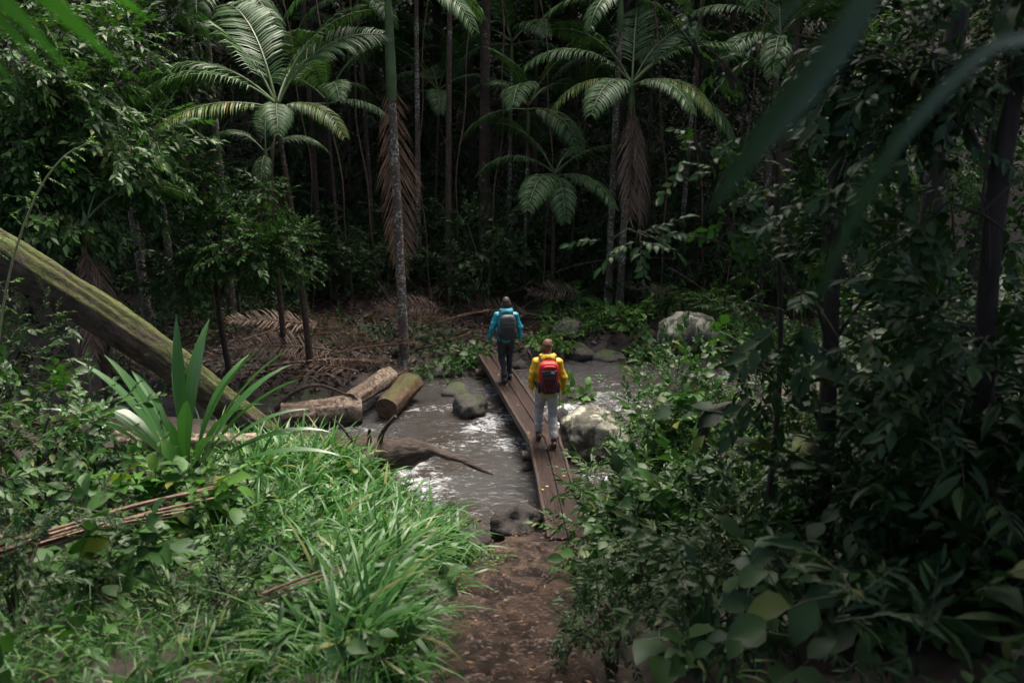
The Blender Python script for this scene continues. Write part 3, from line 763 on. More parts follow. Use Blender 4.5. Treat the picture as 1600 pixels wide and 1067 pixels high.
# ------------------------------------------------------------------ fallen fronds, sticks and litter on the far bank
for i, (px, py, az, sc, v, lab) in enumerate([
    (470, 575, 10, 1.0, 0, 'brown dead palm frond arching over the far bank above the cut logs'), (430, 545, 350, .9, 1, 'dead palm frond lying below the leafy tree left of the fan palm'),
    (560, 590, 160, .8, 0, 'dead palm frond curled right above the short orange log'), (700, 490, 200, .8, 1, 'dry frond on the slope right of the spotted palm'),
    (840, 500, 170, .9, 1, 'red brown dead frond behind the teal hiker'), (800, 500, 60, .8, 0, 'upright dry frond tangle behind the head of the teal hiker'),
    (1045, 505, 20, .8, 1, 'dry spiky frond on the far bank above the pale boulder'), (1000, 480, 300, .7, 0, 'fallen dry frond beneath the glossy palm'), (520, 520, 200, .9, 0, 'dim fallen frond in the shade left of spotted palm'),
    (400, 585, 355, 1.0, 0, 'dry frond lying just above the curved dark branch'), (540, 560, 185, 1.0, 1, 'dry frond leaning against the foot of the spotted palm'), (380, 540, 20, .9, 0, 'dead frond fanned out below the small leafy tree'), (600, 520, 330, .8, 1, 'dry frond pieces behind the spotted palm foot'),
    (660, 520, 15, .8, 0, 'dry frond lying across the far bank path'), (760, 485, 100, .8, 1, 'dry frond standing up left of the teal hiker'), (920, 470, 200, .8, 1, 'dry frond beside the green palm seedling'), (500, 590, 340, .7, 1, 'short dry frond right behind the cut logs'), (1090, 480, 160, .8, 0, 'dry brown frond in the right far undergrowth')]):
    q = px_base(px, py)
    f = tag(link('fallen_frond', FM['fallen'][v], None, (q[0], q[1], q[2] + .12), (R(random.uniform(0, 14)), R(random.uniform(-40, -12)), R(az - 90)), sc * 1.15), lab, 'palm frond', 'fallen fronds on the far bank')
for i, (pts, rad, lab, mt) in enumerate([
    ([(430, 640), (460, 612), (500, 602), (545, 618)], .06, 'curved dark dead branch over the cut logs', 'driftwood'),
    ([(555, 640), (600, 600), (640, 575)], .03, 'thin stick lying behind the two logs', 'stick'),
    ([(780, 465), (910, 412), (1060, 405), (1180, 440)], .018, 'long bent vine stem above the far bank', 'stick'),
    ([(1050, 420), (1130, 470), (1200, 500)], .016, 'thin slanting stick on the right far bank', 'stick'),
    ([(655, 545), (690, 535), (735, 520)], .03, 'short fallen branch beside the far path', 'stick'),
    ([(590, 440), (610, 470), (620, 480)], .02, 'short slanting twig left of the spotted palm foot', 'stick'),
    ([(1110, 600), (1130, 560), (1170, 535)], .03, 'pale twig rising out of the water at right', 'stick'),
    ([(1275, 515), (1350, 505), (1600, 445)], .03, 'long fallen branch across the right undergrowth', 'stick')]):
    W = []
    for k, (px, py) in enumerate(pts):
        Yd = px_base(pts[0][0], max(py for _, py in pts))[1] if i not in (0,) else 15.6
        W.append(at(px, py, Yd + .1 * k))
    a = Acc(); tube(a, smoothpath(W, 14), np.linspace(rad, rad * .45, 14), 7, lump=.15, seed=i); o = a.obj('fallen_branch', M[mt], None, True)
    tag(o, lab, 'branch')

def scatter_leaves(name, n, xr, yr, size, mat, test, r, lift=.02):
    X = r.uniform(*xr, n * 4); Y = r.uniform(*yr, n * 4)
    k = test(X, Y); X, Y = X[k][:n], Y[k][:n]
    Z = ground_raw(X, Y) + r.uniform(0, lift, len(X)) + .01
    a = r.uniform(0, 6.28, len(X))
    D = np.stack([np.cos(a), np.sin(a), r.normal(0, .25, len(X))], -1)
    U = np.stack([r.normal(0, .3, len(X)), r.normal(0, .3, len(X)), np.ones(len(X))], -1)
    s = size * r.uniform(.5, 1.3, len(X))
    acc = Acc(); acc.inst(LF5, LT5, frames(D, U, s * .4, s), np.stack([X, Y, Z], -1))
    return tag(acc.obj(name, [mat]), 'brown and orange fallen leaves scattered over the forest floor', 'leaf litter', kind='stuff')
def dryland(X, Y):
    return ground_raw(X, Y) > -.38
scatter_leaves('leaf_litter', 15000, (-9, 11), (15.5, 26), .17, M['litter'], dryland, rng)
def on_path(X, Y):
    return np.abs(X - path_c(Y)) < .75
lt = scatter_leaves('path_litter', 1500, (-1, 1.6), (3, 9.8), .065, M['litter'], on_path, rng)
V = np.zeros(len(lt.data.vertices) * 3); lt.data.vertices.foreach_get('co', V); V = V.reshape(-1, 3)
V[:, 2] = path_z(V[:, 1]) + .075 + (V[:, 2] - ground_raw(V[:, 0], V[:, 1])) * .4
lt.data.vertices.foreach_set('co', V.ravel()); lt.data.update()
lt['label'] = 'dark bits of leaf litter strewn over the path steps'

# ------------------------------------------------------------------ logs
def log(name, label, a, b, r0, r1, mat, seed, cat='log', bend=0.0, seg=48, n=70, lump=.2, ridge=.09, cutm=None):
    """log built along its own X axis, with lengthwise bark ridges"""
    a = np.array(a, float); b = np.array(b, float); d = b - a; L = np.linalg.norm(d); c = (a + b) / 2
    t = np.linspace(0, 1, n); th = np.linspace(0, 2 * math.pi, seg, endpoint=False)
    X = (t - .5) * L
    rad = np.linspace(r0, r1, n)[:, None] * np.ones((1, seg))
    cx, sx = np.cos(th)[None] * rad, np.sin(th)[None] * rad; XX = X[:, None] * np.ones((1, seg))
    rad = rad * (1 + lump * wob(XX * 1.2 + seed * 5, cx * 3, sx * 3) + ridge * np.abs(wob(XX * .35 + seed, cx * 16, sx * 16)) + .4 * ridge * wob(XX * 4, cx * 20, sx * 20 + seed))
    V = np.stack([XX, np.cos(th)[None] * rad, np.sin(th)[None] * rad + bend * np.sin(math.pi * t)[:, None]], -1)
    i = np.arange(n - 1)[:, None] * seg; j = np.arange(seg)[None]; j2 = (j + 1) % seg
    acc = Acc(); acc.add(V.reshape(-1, 3), None, np.stack([i + j, i + j2, i + seg + j2, i + seg + j], -1).reshape(-1, 4))
    k = np.arange(seg); k2 = (k + 1) % seg; cc = np.full(seg, seg)
    for e, f in ((0, np.stack([cc, k2, k], -1)), (-1, np.stack([cc, k, k2], -1))): acc.add(np.concatenate([V[e], V[e].mean(0, keepdims=True)]), f, None, 1)
    o = acc.obj(name, [mat, cutm or M['cut_wood']], None, True)
    x = Vector(d).normalized(); y = Vector((0, 0, 1)).cross(x).normalized(); z = x.cross(y)
    o.matrix_world = Matrix.Translation(Vector(c)) @ Matrix((x, y, z)).transposed().to_4x4()
    return tag(o, label, cat)
lt_ = log('leaning_log', 'big fallen tree trunk leaning down from the left, patched with moss', at(-110, 322, 10.6), at(470, 722, 12.9), .25, .235, M['log_moss'], 1.0, 'fallen tree', .12, seg=72, n=130, lump=.12, ridge=.07)
a = Acc(); tube(a, smoothpath([(.75, .1, .2), (.72, .12, .42), (.6, .1, .58)], 7), np.linspace(.12, .05, 7), 10, lump=.2); a.obj('branch_stub', M['log_moss'], lt_, True)
log('cut_log', 'thick pale barked log lying at the water edge in front', np.array(onz(440, 650, -.3)), np.array(onz(565, 640, -.3)), .25, .27, M['log'], 2.0)
log('cut_log', 'pale log slanting behind the thick front log', np.array(onz(545, 628, -.1)), np.array(onz(605, 588, .0)), .17, .2, M['log'], 3.0)
log('cut_log', 'short orange brown log with mossy top pointing at the stream', np.array(onz(603, 640, -.3)), np.array(onz(642, 600, -.15)), .21, .24, M['log_cut'], 4.0)
log('fallen_log', 'thin grey log across the ground behind the strap leaf plant', at(180, 690, 10.6), at(400, 690, 11.2), .14, .13, M['log'], 5.0)
log('mossy_log', 'dark fallen log with mossy top lying across the right bank', at(1120, 660, 10.6), at(1530, 640, 11.6), .21, .2, M['log_moss'], 6.0, n=60)
# arched driftwood over the stream
P = smoothpath([at(470, 690, 12.2), at(540, 705, 12.1), at(610, 712, 12.0), at(670, 706, 11.9), at(725, 722, 11.6), at(770, 741, 11.4)], 34)
dw = thing('driftwood', 'dark driftwood branch arching over the water with a split bare end', 'driftwood', P[0])
a = Acc(); tube(a, smoothpath(P - P[0], 80), np.interp(np.linspace(0, 1, 80), [0, .45, .8, 1], [.22, .21, .11, .02]) * (1 + .12 * np.sin(np.linspace(0, 40, 80)) * np.sin(np.linspace(0, 17, 80))), 26, lump=.5, seed=2); a.obj('branch', M['driftwood'], dw, True)
for q0, q1, q2, rr in (((592, 700), (598, 675), (618, 650), .05), ((580, 705), (577, 680), (578, 670), .04), ((560, 700), (535, 668), (520, 655), .03)):
    a = Acc(); tube(a, smoothpath([at(*q0, 12.0) - P[0], at(*q1, 12.0) - P[0], at(*q2, 11.95) - P[0]], 7), np.linspace(rr, rr * .55, 7), 8, lump=.2); a.obj('stub', M['driftwood'], dw, True)
p = onz(725, 825, -.45)
log('drift_stump', 'gnarled wet brown wood chunk in the foam beside the grass bank', (p[0] - .28, p[1] - .25, -.5), (p[0] + .22, p[1] + .2, -.44), .12, .17, M['driftwood'], 9.0, lump=.4, ridge=.2)
# right bank stump / broken trunks
P = smoothpath([at(1105, 800, 9.2), at(1098, 730, 9.2), at(1100, 660, 9.2), at(1125, 640, 9.1), at(1165, 632, 9.0)], 16)
a = Acc(); tube(a, P - P[0], np.interp(np.linspace(0, 1, 16), [0, .6, 1], [.10, .085, .05]), 12, lump=.2); o = a.obj('bent_stump', M['beam'], None, True); o.location = P[0]
tag(o, 'dark upright stump bent over at its top on the right bank', 'stump')
P = smoothpath([at(1090, 960, 6.6), at(1150, 850, 7.0), at(1210, 770, 7.4), at(1260, 690, 7.8)], 16)
a = Acc(); tube(a, P - P[0], np.linspace(.13, .10, 16), 12, lump=.2); o = a.obj('mossy_root', M['bark_moss'], None, True); o.location = P[0]
tag(o, 'slanting mossy trunk in the dark undergrowth at lower right', 'fallen tree')

# ------------------------------------------------------------------ people
def cap_pts(acc, a, b, ra, rb, seg=14):
    a = np.array(a, float); b = np.array(b, float); d = b - a; L = max(np.linalg.norm(d), 1e-4); u = d / L
    P, rr = [], []
    for t in np.linspace(-1, 0, 6)[:-1]: P.append(a + u * t * ra); rr.append(ra * math.sqrt(max(1 - t * t, .0004)))
    for t in np.linspace(0, 1, 8): P.append(a + d * t); rr.append(ra + (rb - ra) * t)
    for t in np.linspace(0, 1, 6)[1:]: P.append(b + u * t * rb); rr.append(rb * math.sqrt(max(1 - t * t, .0004)))
    tube(acc, P, rr, seg)
def ball(acc, c, r, e=1.0, nu=20, nv=14, rot=None):
    r = (r,) * 3 if np.isscalar(r) else r
    u = np.linspace(0, 2 * math.pi, nu, endpoint=False); v = np.linspace(-math.pi / 2, math.pi / 2, nv + 2)[1:-1]
    f = lambda w, k: np.sign(w) * np.abs(w) ** k
    V = np.stack([f(np.cos(v)[:, None], e) * f(np.cos(u)[None], e), f(np.cos(v)[:, None], e) * f(np.sin(u)[None], e), f(np.sin(v)[:, None], e) * np.ones((1, nu))], -1) * np.array(r)
    V = np.concatenate([V.reshape(-1, 3), [(0, 0, -r[2]), (0, 0, r[2])]])
    if rot is not None: V = V @ np.array(Matrix.Rotation(rot[1], 3, rot[0])).T
    i = np.arange(nv - 1)[:, None] * nu; j = np.arange(nu)[None]; j2 = (j + 1) % nu
    Q = np.stack([i + j, i + j2, i + nu + j2, i + nu + j], -1).reshape(-1, 4)
    n = nv * nu
    T = [(n, (k + 1) % nu, k) for k in range(nu)] + [(n + 1, (nv - 1) * nu + k, (nv - 1) * nu + (k + 1) % nu) for k in range(nu)]
    acc.add(V + np.array(c), T, Q)
def fuse(acc, name, mat, parent, vox, sm=4, wr=0.0, wk=9.0):
    """union of overlapping volumes as one continuous skin"""
    me = acc.mesh(name, [mat])
    o = bpy.data.objects.new(name, me); COL.objects.link(o)
    md = o.modifiers.new('remesh', 'REMESH'); md.mode = 'VOXEL'; md.voxel_size = vox; md.use_smooth_shade = True
    ms = o.modifiers.new('smooth', 'SMOOTH'); ms.factor = .5; ms.iterations = sm
    dg = bpy.context.evaluated_depsgraph_get(); dg.update()
    me2 = bpy.data.meshes.new_from_object(o.evaluated_get(dg))
    bpy.data.objects.remove(o); bpy.data.meshes.remove(me)
    if wr:
        n = len(me2.vertices); V = np.zeros(n * 3, np.float32); me2.vertices.foreach_get('co', V); V = V.reshape(-1, 3)
        Nn = np.zeros(n * 3, np.float32); me2.vertices.foreach_get('normal', Nn); Nn = Nn.reshape(-1, 3)
        w = wob(V[:, 0], V[:, 1], V[:, 2] * 1.7, wk)
        me2.vertices.foreach_set('co', (V + Nn * (w * wr)[:, None]).astype(np.float32).ravel()); me2.update()
    me2.name = name
    if not me2.materials: me2.materials.append(mat)
    me2.polygons.foreach_set('use_smooth', np.ones(len(me2.polygons), bool))
    o = link(name, me2, parent)
    return o
def make_person(loc, rz, label, J, top, trouser, hairm, shoem, turn=0.0, hairlong=False):
    root = thing('person', label, 'person', loc, rz)
    J = {k: np.array(v, float) for k, v in J.items()}
    hd = J['head']
    def tw(p):                                            # turn of the head about its own axis
        c, s = math.cos(turn), math.sin(turn); p = np.array(p, float)
        return hd + np.array((c * p[0] - s * p[1], s * p[0] + c * p[1], p[2]))
    # --- body: one continuous skin, hidden under the clothes except head, neck and hands
    A = Acc()
    ball(A, hd + np.array((0, 0, .02)), (.078, .094, .108)); ball(A, tw((0, .035, -.055)), (.058, .062, .062))
    ball(A, tw((0, .098, -.022)), (.014, .022, .022)); ball(A, tw((0, .085, .012)), (.055, .02, .014)); ball(A, tw((0, .082, -.066)), (.028, .018, .012))
    for s in (-1, 1): ball(A, tw((s * .08, -.004, -.008)), (.013, .024, .034))
    cap_pts(A, J['neck'] + np.array((0, -.01, -.06)), hd + np.array((0, -.012, -.07)), .062, .054)
    ball(A, J['chest'], (.165, .105, .22)); ball(A, J['waist'], (.14, .095, .16)); ball(A, J['pelvis'], (.155, .105, .12))
    for s in 'LR':
        cap_pts(A, J['sh' + s], J['el' + s], .05, .04); cap_pts(A, J['el' + s], J['wr' + s], .04, .027)
        cap_pts(A, J['hip' + s], J['kn' + s], .082, .055); cap_pts(A, J['kn' + s], J['an' + s], .055, .036); cap_pts(A, J['an' + s], J['toe' + s], .036, .03)
        cap_pts(A, J['neck'] + np.array((0, 0, -.06)), J['sh' + s], .06, .055)
        w = J['wr' + s]; sg = -1 if s == 'L' else 1
        hdn = nrm(J['wr' + s] - J['el' + s]); hdn = nrm(hdn + np.array((0, .12, -.35)))
        fw = nrm(np.array((0, 1., 0)) - hdn * hdn[1]); inn = np.cross(fw, hdn) * 1.0
        pc = w + hdn * .055
        for k in (-1, 0, 1): cap_pts(A, w + fw * k * .012, pc + fw * k * .022 + hdn * .03, .017, .015, 8)
        for k, (o_, l_) in enumerate(((.034, .070), (.012, .078), (-.011, .073), (-.033, .058))):
            k0 = pc + hdn * .035 + fw * o_; k1 = k0 + hdn * l_ * .5 + inn * (-sg) * 0 + fw * .004; k2 = k1 + hdn * l_ * .38 - np.array((sg, 0, 0)) * .018
            cap_pts(A, k0, k1, .0095, .009, 8); cap_pts(A, k1, k2, .009, .008, 8)
        t0 = w + hdn * .025 + fw * .03; t1 = t0 + hdn * .03 + fw * .03; t2 = t1 + hdn * .032 + fw * .008 - np.array((sg, 0, 0)) * .01
        cap_pts(A, t0, t1, .012, .011, 8); cap_pts(A, t1, t2, .011, .009, 8)
    body = fuse(A, 'body', M['skin'], root, .0062, 2)
    for s in (-1, 1):
        E_ = Acc(); ball(E_, tw((s * .031, .083, -.004)), .011, nu=10, nv=6); E_.obj('eye', M['eye'], body, True)
    # --- hair
    A = Acc(); ball(A, hd + np.array((0, 0, .03)), (.086, .100, .108)); ball(A, tw((0, -.026, -.015)), (.086, .086, .092)); ball(A, tw((0, .045, .085)), (.068, .055, .042))
    B = fuse(A, 'hair', hairm, body, .006, 2, .002, 30)
    V = np.zeros(len(B.data.vertices) * 3); B.data.vertices.foreach_get('co', V); V = V.reshape(-1, 3)
    # pull the hair inside the head where the face and neck are bare
    q = V - hd; c, s = math.cos(-turn), math.sin(-turn)
    lx = c * q[:, 0] - s * q[:, 1]; ly = s * q[:, 0] + c * q[:, 1]
    bare = ((ly > .035) & (q[:, 2] < .07)) | ((ly > .0) & (q[:, 2] < -.005)) | (q[:, 2] < -.085)
    V[bare] = hd + q[bare] * .72
    B.data.vertices.foreach_set('co', V.ravel()); B.data.update()
    # --- jacket with sleeves and a lowered hood
    A = Acc()
    ball(A, J['chest'], (.205, .145, .25), .85); ball(A, J['waist'], (.185, .135, .21), .85); ball(A, J['pelvis'] + np.array((0, 0, .02)), (.195, .145, .135), .7)
    for s in 'LR':
        cap_pts(A, J['neck'] + np.array((0, 0, -.055)), J['sh' + s], .08, .078)
        cap_pts(A, J['sh' + s], J['el' + s], .078, .064); cap_pts(A, J['el' + s], J['el' + s] + (J['wr' + s] - J['el' + s]) * .96, .064, .046)
    jk = fuse(A, 'jacket', top, root, .009, 4, .010, 10)
    A = Acc()
    for a_ in np.linspace(0, 2 * math.pi, 15):
        b_ = a_ + 2 * math.pi / 14
        f = lambda w: J['neck'] + np.array((.105 * math.cos(w), .085 * math.sin(w) - .02, .03 - .01 * math.sin(w)))
        cap_pts(A, f(a_), f(b_), .036 + .012 * (math.sin(a_) < 0), .036, 8)
    ball(A, J['neck'] + np.array((0, -.105, .0)), (.13, .055, .09)); cap_pts(A, J['neck'] + np.array((-.08, -.1, .02)), J['neck'] + np.array((.08, -.1, .02)), .04, .04)
    fuse(A, 'hood', top, jk, .009, 3, .007, 14)
    for s in 'LR':
        A = Acc(); d = nrm(J['wr' + s] - J['el' + s]); cap_pts(A, J['wr' + s] - d * .045, J['wr' + s] - d * .012, .044, .040); fuse(A, 'cuff', top, jk, .008, 2)
    # --- trousers
    A = Acc(); ball(A, J['pelvis'] + np.array((0, 0, -.03)), (.165, .125, .13), .85)
    for s in 'LR':
        cap_pts(A, J['hip' + s], J['kn' + s], .107, .079); ak = J['an' + s] + np.array((0, 0, .045)); cap_pts(A, J['kn' + s], ak, .079, .062); ball(A, J['hip' + s] + np.array((0, -.045, .0)), (.09, .09, .11))
    fuse(A, 'trousers', trouser, root, .009, 3, .011, 11)
    # --- boots
    for s in 'LR':
        A = Acc(); an, toe = J['an' + s], J['toe' + s]; d = nrm((toe - an) * np.array((1, 1, 0)))
        heel = J['heel' + s] if 'heel' + s in J else np.array((an[0], an[1], toe[2])) - d * .045
        cap_pts(A, an + np.array((0, 0, .03)), an + np.array((0, 0, -.01)), .055, .052); cap_pts(A, heel, toe, .046, .044); cap_pts(A, an + np.array((0, 0, -.02)), toe + np.array((0, 0, .012)), .048, .04)
        bo = fuse(A, 'boot', shoem, root, .008, 2)
        A = Acc()
        lowz = min(heel[2], toe[2])
        cap_pts(A, heel + np.array((0, 0, -.030)), toe + np.array((0, 0, -.030)), .043, .042)
        so = fuse(A, 'sole', M['sole'], bo, .008, 1)
    return root
def strap_tube(acc, pts, w, t=.008):
    P = smoothpath(pts, 18); tube(acc, P, w, 8, squash=(1, t / w))
def rbox(acc, c, size, e=.35): ball(acc, c, tuple(s / 2 for s in size), e, 28, 18)

ang_br = math.atan2(-(A1[0] - A0[0]), A1[1] - A0[1])
# hiker in yellow -----------------------------------------------------------------
JY = dict(head=(.0, .04, 1.672), neck=(0, .0, 1.50), chest=(0, -.01, 1.30), waist=(0, 0, 1.08), pelvis=(0, 0, .95),
          shL=(-.185, -.01, 1.425), elL=(-.265, -.045, 1.16), wrL=(-.235, .12, .955), shR=(.185, -.01, 1.425), elR=(.275, -.05, 1.16), wrR=(.275, .06, .925),
          hipL=(-.092, 0, .92), knL=(-.10, .17, .51), anL=(-.11, .16, .135), toeL=(-.12, .32, .075), heelL=(-.11, .10, .078),
          hipR=(.092, 0, .92), knR=(.095, .0, .50), anR=(.10, -.25, .135), toeR=(.115, -.08, .075), heelR=(.10, -.31, .078))
py_ = (.585, 12.70, .018)
make_person(py_, R(4), 'hiker in a yellow jacket and grey trousers walking away across the footbridge', JY, M['yellow'], M['grey_cloth'], M['hair_red'], M['leather'], turn=R(-38))
# red backpack
bp = thing('backpack', 'red and black backpack worn by the hiker in yellow', 'backpack', py_, R(4))
A = Acc(); rbox(A, (0, -.235, 1.235), (.33, .21, .54), .5); A.obj('main_bag', M['pack_red'], bp, True)
A = Acc(); rbox(A, (0, -.325, 1.15), (.26, .10, .34), .45); fp = A.obj('front_pocket', M['pack_black'], bp, True)
A = Acc(); rbox(A, (.0, -.352, 1.345), (.245, .045, .085), .5); A.obj('lid_panel', M['pack_grey'], fp, True)
A = Acc(); rbox(A, (0, -.338, 1.415), (.20, .05, .09), .6); A.obj('top_pocket', M['pack_red'], bp, True)
for s in (-1, 1):
    A = Acc(); rbox(A, (s * .155, -.24, 1.08), (.06, .16, .22), .55); A.obj('side_pocket', M['pack_black'], bp, True)
    A = Acc(); strap_tube(A, [(s * .10, -.15, 1.44), (s * .115, -.06, 1.545), (s * .125, .06, 1.515), (s * .135, .145, 1.38), (s * .15, .15, 1.22), (s * .18, .06, 1.1), (s * .17, -.12, 1.02)], .03, .012); A.obj('shoulder_strap', M['pack_black'], bp, True)
    A = Acc(); strap_tube(A, [(s * .115, -.355, 1.30), (s * .10, -.375, 1.18), (s * .06, -.372, 1.03)], .014, .006); A.obj('red_trim', M['pack_red'], fp, True)
A = Acc(); zz = [(.085 * (-1) ** k, -.384 + .006 * abs(k - 2.5), 1.27 - .045 * k) for k in range(6)]; tube(A, zz, .0045, 6); tube(A, [(-q[0], q[1] - .004, q[2]) for q in zz], .0045, 6); A.obj('bungee_cord', M['pack_red'], fp, True)
A = Acc(); strap_tube(A, [(.0, -.335, 1.0), (0, -.30, .985), (0, -.16, .99)], .05, .01); A.obj('bottom_panel', M['pack_black'], bp, True)
A = Acc(); strap_tube(A, [(.175, -.18, 1.05), (.19, -.22, .95), (.19, -.21, .80), (.185, -.2, .66)], .010, .004); A.obj('loose_strap', M['pack_black'], bp, True)
A = Acc(); strap_tube(A, [(-.05, -.14, 1.51), (-.03, -.16, 1.545), (.03, -.16, 1.545), (.05, -.14, 1.51)], .012, .008); A.obj('grab_handle', M['pack_black'], bp, True)
A = Acc()
for k in range(3):                                       # small white emblem: nested quarter arcs beside three short bars
    rr = .012 + .009 * k; tube(A, [(.085 - .034 + rr * math.sin(t), -.380, 1.335 + rr * math.cos(t)) for t in np.linspace(0, math.pi / 2, 7)], .0022, 5)
    tube(A, [(.020, -.380, 1.340 + .011 * k), (.046, -.380, 1.340 + .011 * k)], .003, 5)
A.obj('emblem', M['logo'], fp, True)

# hiker in teal -------------------------------------------------------------------
JT = dict(head=(.01, .04, 1.672), neck=(0, .0, 1.50), chest=(0, -.01, 1.30), waist=(0, 0, 1.08), pelvis=(0, 0, .95),
          shL=(-.19, -.01, 1.425), elL=(-.30, -.04, 1.165), wrL=(-.345, .06, .935), shR=(.19, -.01, 1.425), elR=(.285, -.045, 1.16), wrR=(.30, -.02, .91),
          hipL=(-.092, 0, .92), knL=(-.075, .09, .50), anL=(-.06, -.16, .135), toeL=(-.07, .01, .075), heelL=(-.06, -.22, .078),
          hipR=(.092, 0, .92), knR=(.10, .13, .51), anR=(.095, .12, .135), toeR=(.11, .28, .075), heelR=(.095, .06, .078))
pt_ = (-.125, 16.12, .018)
make_person(pt_, ang_br - R(2), 'hiker in a teal hooded jacket and dark trousers ahead on the bridge', JT, M['teal'], M['navy_cloth'], M['hair_dark'], M['shoe'], turn=R(4))
bp = thing('backpack', 'plain dark grey backpack worn by the hiker in teal', 'backpack', pt_, ang_br - R(2))
A = Acc(); rbox(A, (0, -.235, 1.225), (.33, .20, .53), .55); A.obj('main_bag', M['pack_grey'], bp, True)
A = Acc(); rbox(A, (0, -.31, 1.12), (.27, .09, .30), .5); A.obj('front_pocket', M['pack_black'], bp, True)
A = Acc(); strap_tube(A, [(-.13, -.33, 1.33), (0, -.345, 1.345), (.13, -.33, 1.33)], .007, .007); A.obj('zip', M['pack_black'], bp, True)
A = Acc(); strap_tube(A, [(-.05, -.14, 1.50), (-.03, -.16, 1.535), (.03, -.16, 1.535), (.05, -.14, 1.50)], .012, .008); A.obj('grab_handle', M['pack_black'], bp, True)
for s in (-1, 1):
    A = Acc(); strap_tube(A, [(s * .10, -.15, 1.44), (s * .115, -.06, 1.545), (s * .125, .06, 1.515), (s * .135, .145, 1.38), (s * .15, .15, 1.22), (s * .18, .06, 1.1), (s * .17, -.12, 1.02)], .03, .012); A.obj('shoulder_strap', M['pack_black'], bp, True)
    A = Acc(); rbox(A, (s * .155, -.235, 1.07), (.05, .14, .2), .55); A.obj('side_pocket', M['pack_black'], bp, True)


# ------------------------------------------------------------------ grass on the near left bank
def blades(acc, P, az, el, L, W, curve, mi=0, nseg=5, r=rng):
    n = len(P); t = np.linspace(0, 1, nseg + 1)
    e = el[:, None] - curve[:, None] * t[None] ** 1.2
    st = (L / nseg)[:, None]
    h = np.cumsum(np.cos(e) * st, 1) - np.cos(e[:, :1]) * st; v = np.cumsum(np.sin(e) * st, 1) - np.sin(e[:, :1]) * st
    c = np.stack([P[:, None, 0] + h * np.cos(az)[:, None], P[:, None, 1] + h * np.sin(az)[:, None], P[:, None, 2] + v], -1)
    tw = az + r.normal(0, .5, n)
    sd = np.stack([-np.sin(tw), np.cos(tw), r.normal(0, .2, n)], -1)
    prof = np.interp(t, [0, .3, .65, 1], [.55, 1, .8, .03])
    wv = sd[:, None] * (W[:, None] * prof[None] * .5)[..., None]
    V = np.stack([c - wv, c + wv], 2).reshape(n, -1, 3)
    k = np.arange(nseg) * 2
    q = np.stack([k, k + 1, k + 3, k + 2], -1)
    Q = (q[None] + (np.arange(n) * (nseg + 1) * 2)[:, None, None]).reshape(-1, 4)
    acc.add(V.reshape(-1, 3), None, Q, mi)
def tufts(acc, C, nb, Lm, Wm, r, mi=0, spread=.07):
    n = len(C) * nb
    P = np.repeat(C, nb, 0) + np.concatenate([r.normal(0, spread, (n, 2)), np.zeros((n, 1))], 1)
    Lk = np.repeat(r.uniform(.7, 1.2, len(C)), nb) if np.isscalar(Lm) else np.repeat(Lm, nb) / np.mean(Lm)
    Lb = (Lm if np.isscalar(Lm) else np.mean(Lm)) * Lk * r.uniform(.55, 1.15, n)
    blades(acc, P, r.uniform(0, 6.28, n), r.uniform(R(38), R(88), n), Lb, Wm * r.uniform(.6, 1.25, n), r.uniform(.6, 2.6, n), mi, r=r)
def grass_zone(X, Y):
    yn = np.interp(X, NX, NY); pe = path_c(Y) - 1.02 - .2 * (Y > 8.3) + .12 * np.sin(Y * 3)
    return (X < pe) & (Y < yn - 1.5) & (X > -2.9 - .35 * (Y - 7) + .5 * np.sin(Y * 2))
r = np.random.default_rng(21)
X = r.uniform(-6.5, .2, 16000); Y = r.uniform(4.6, 13.6, 16000)
k = grass_zone(X, Y) & ~((Y < 6.6) & (X < -1.5)); X, Y = X[k], Y[k]; k = wob(X, Y, 5, 1.3) + r.uniform(-.5, .5, len(X)) > -.22; X, Y = X[k][:900], Y[k][:900]
acc = Acc(); tufts(acc, np.stack([X, Y, ground_raw(X, Y) - .02], -1), 9, .84, .044, r)
tag(acc.obj('bank_grass', [M['grass']]), 'dense bright green arching grass on the left bank', 'grass', kind='stuff')
X = r.uniform(-5, 0, 6000); Y = r.uniform(3.6, 7.2, 6000)
k = (X < path_c(Y) - .7); X, Y = X[k][:420], Y[k][:420]
acc = Acc(); tufts(acc, np.stack([X, Y, ground_raw(X, Y) - .02], -1), 9, .5, .011, r)
tag(acc.obj('fine_grass', [M['grass']]), 'thin wispy grass at the bottom of the left bank', 'grass', kind='stuff')
X = r.uniform(-6.5, -.6, 5600); Y = r.uniform(2.6, 11, 5600); k = (X < path_c(Y) - .8); X, Y = X[k][:1000], Y[k][:1000]; Z = ground_raw(X, Y) + r.uniform(.02, .3, len(X)) ** 1.2
acc = Acc(); sprays(acc, np.stack([X, Y, Z], -1), nrm(r.normal(size=(len(X), 3)) + np.array((0, -.2, .6))), r.uniform(.12, .4, len(X)), SPRN + SPRB + SPRL + SPRF, r)
tag(acc.obj('herb_layer', [M['leaf_mid'], M['stem']]), 'low mixed herbs growing through the grass of the left bank', 'undergrowth', kind='stuff')
tuftpx = [(700, 900, .6, 'tall grass tuft leaning over the path at its left edge'), (640, 980, .62, 'grass tuft with broad blades left of the muddy steps'), (610, 1040, .55, 'lowest grass tuft by the left path edge'), (730, 870, .55, 'grass tuft reaching towards the flat stone at the path foot'),
          (560, 800, .75, 'tallest arching grass tuft against the foamy water'), (500, 700, .5, 'grass tuft at the foot of the leaning log'), (440, 760, .6, 'grass tuft right of the strap leaf plant'), (350, 860, .6, 'grass tuft beside the brown dry stalks')]
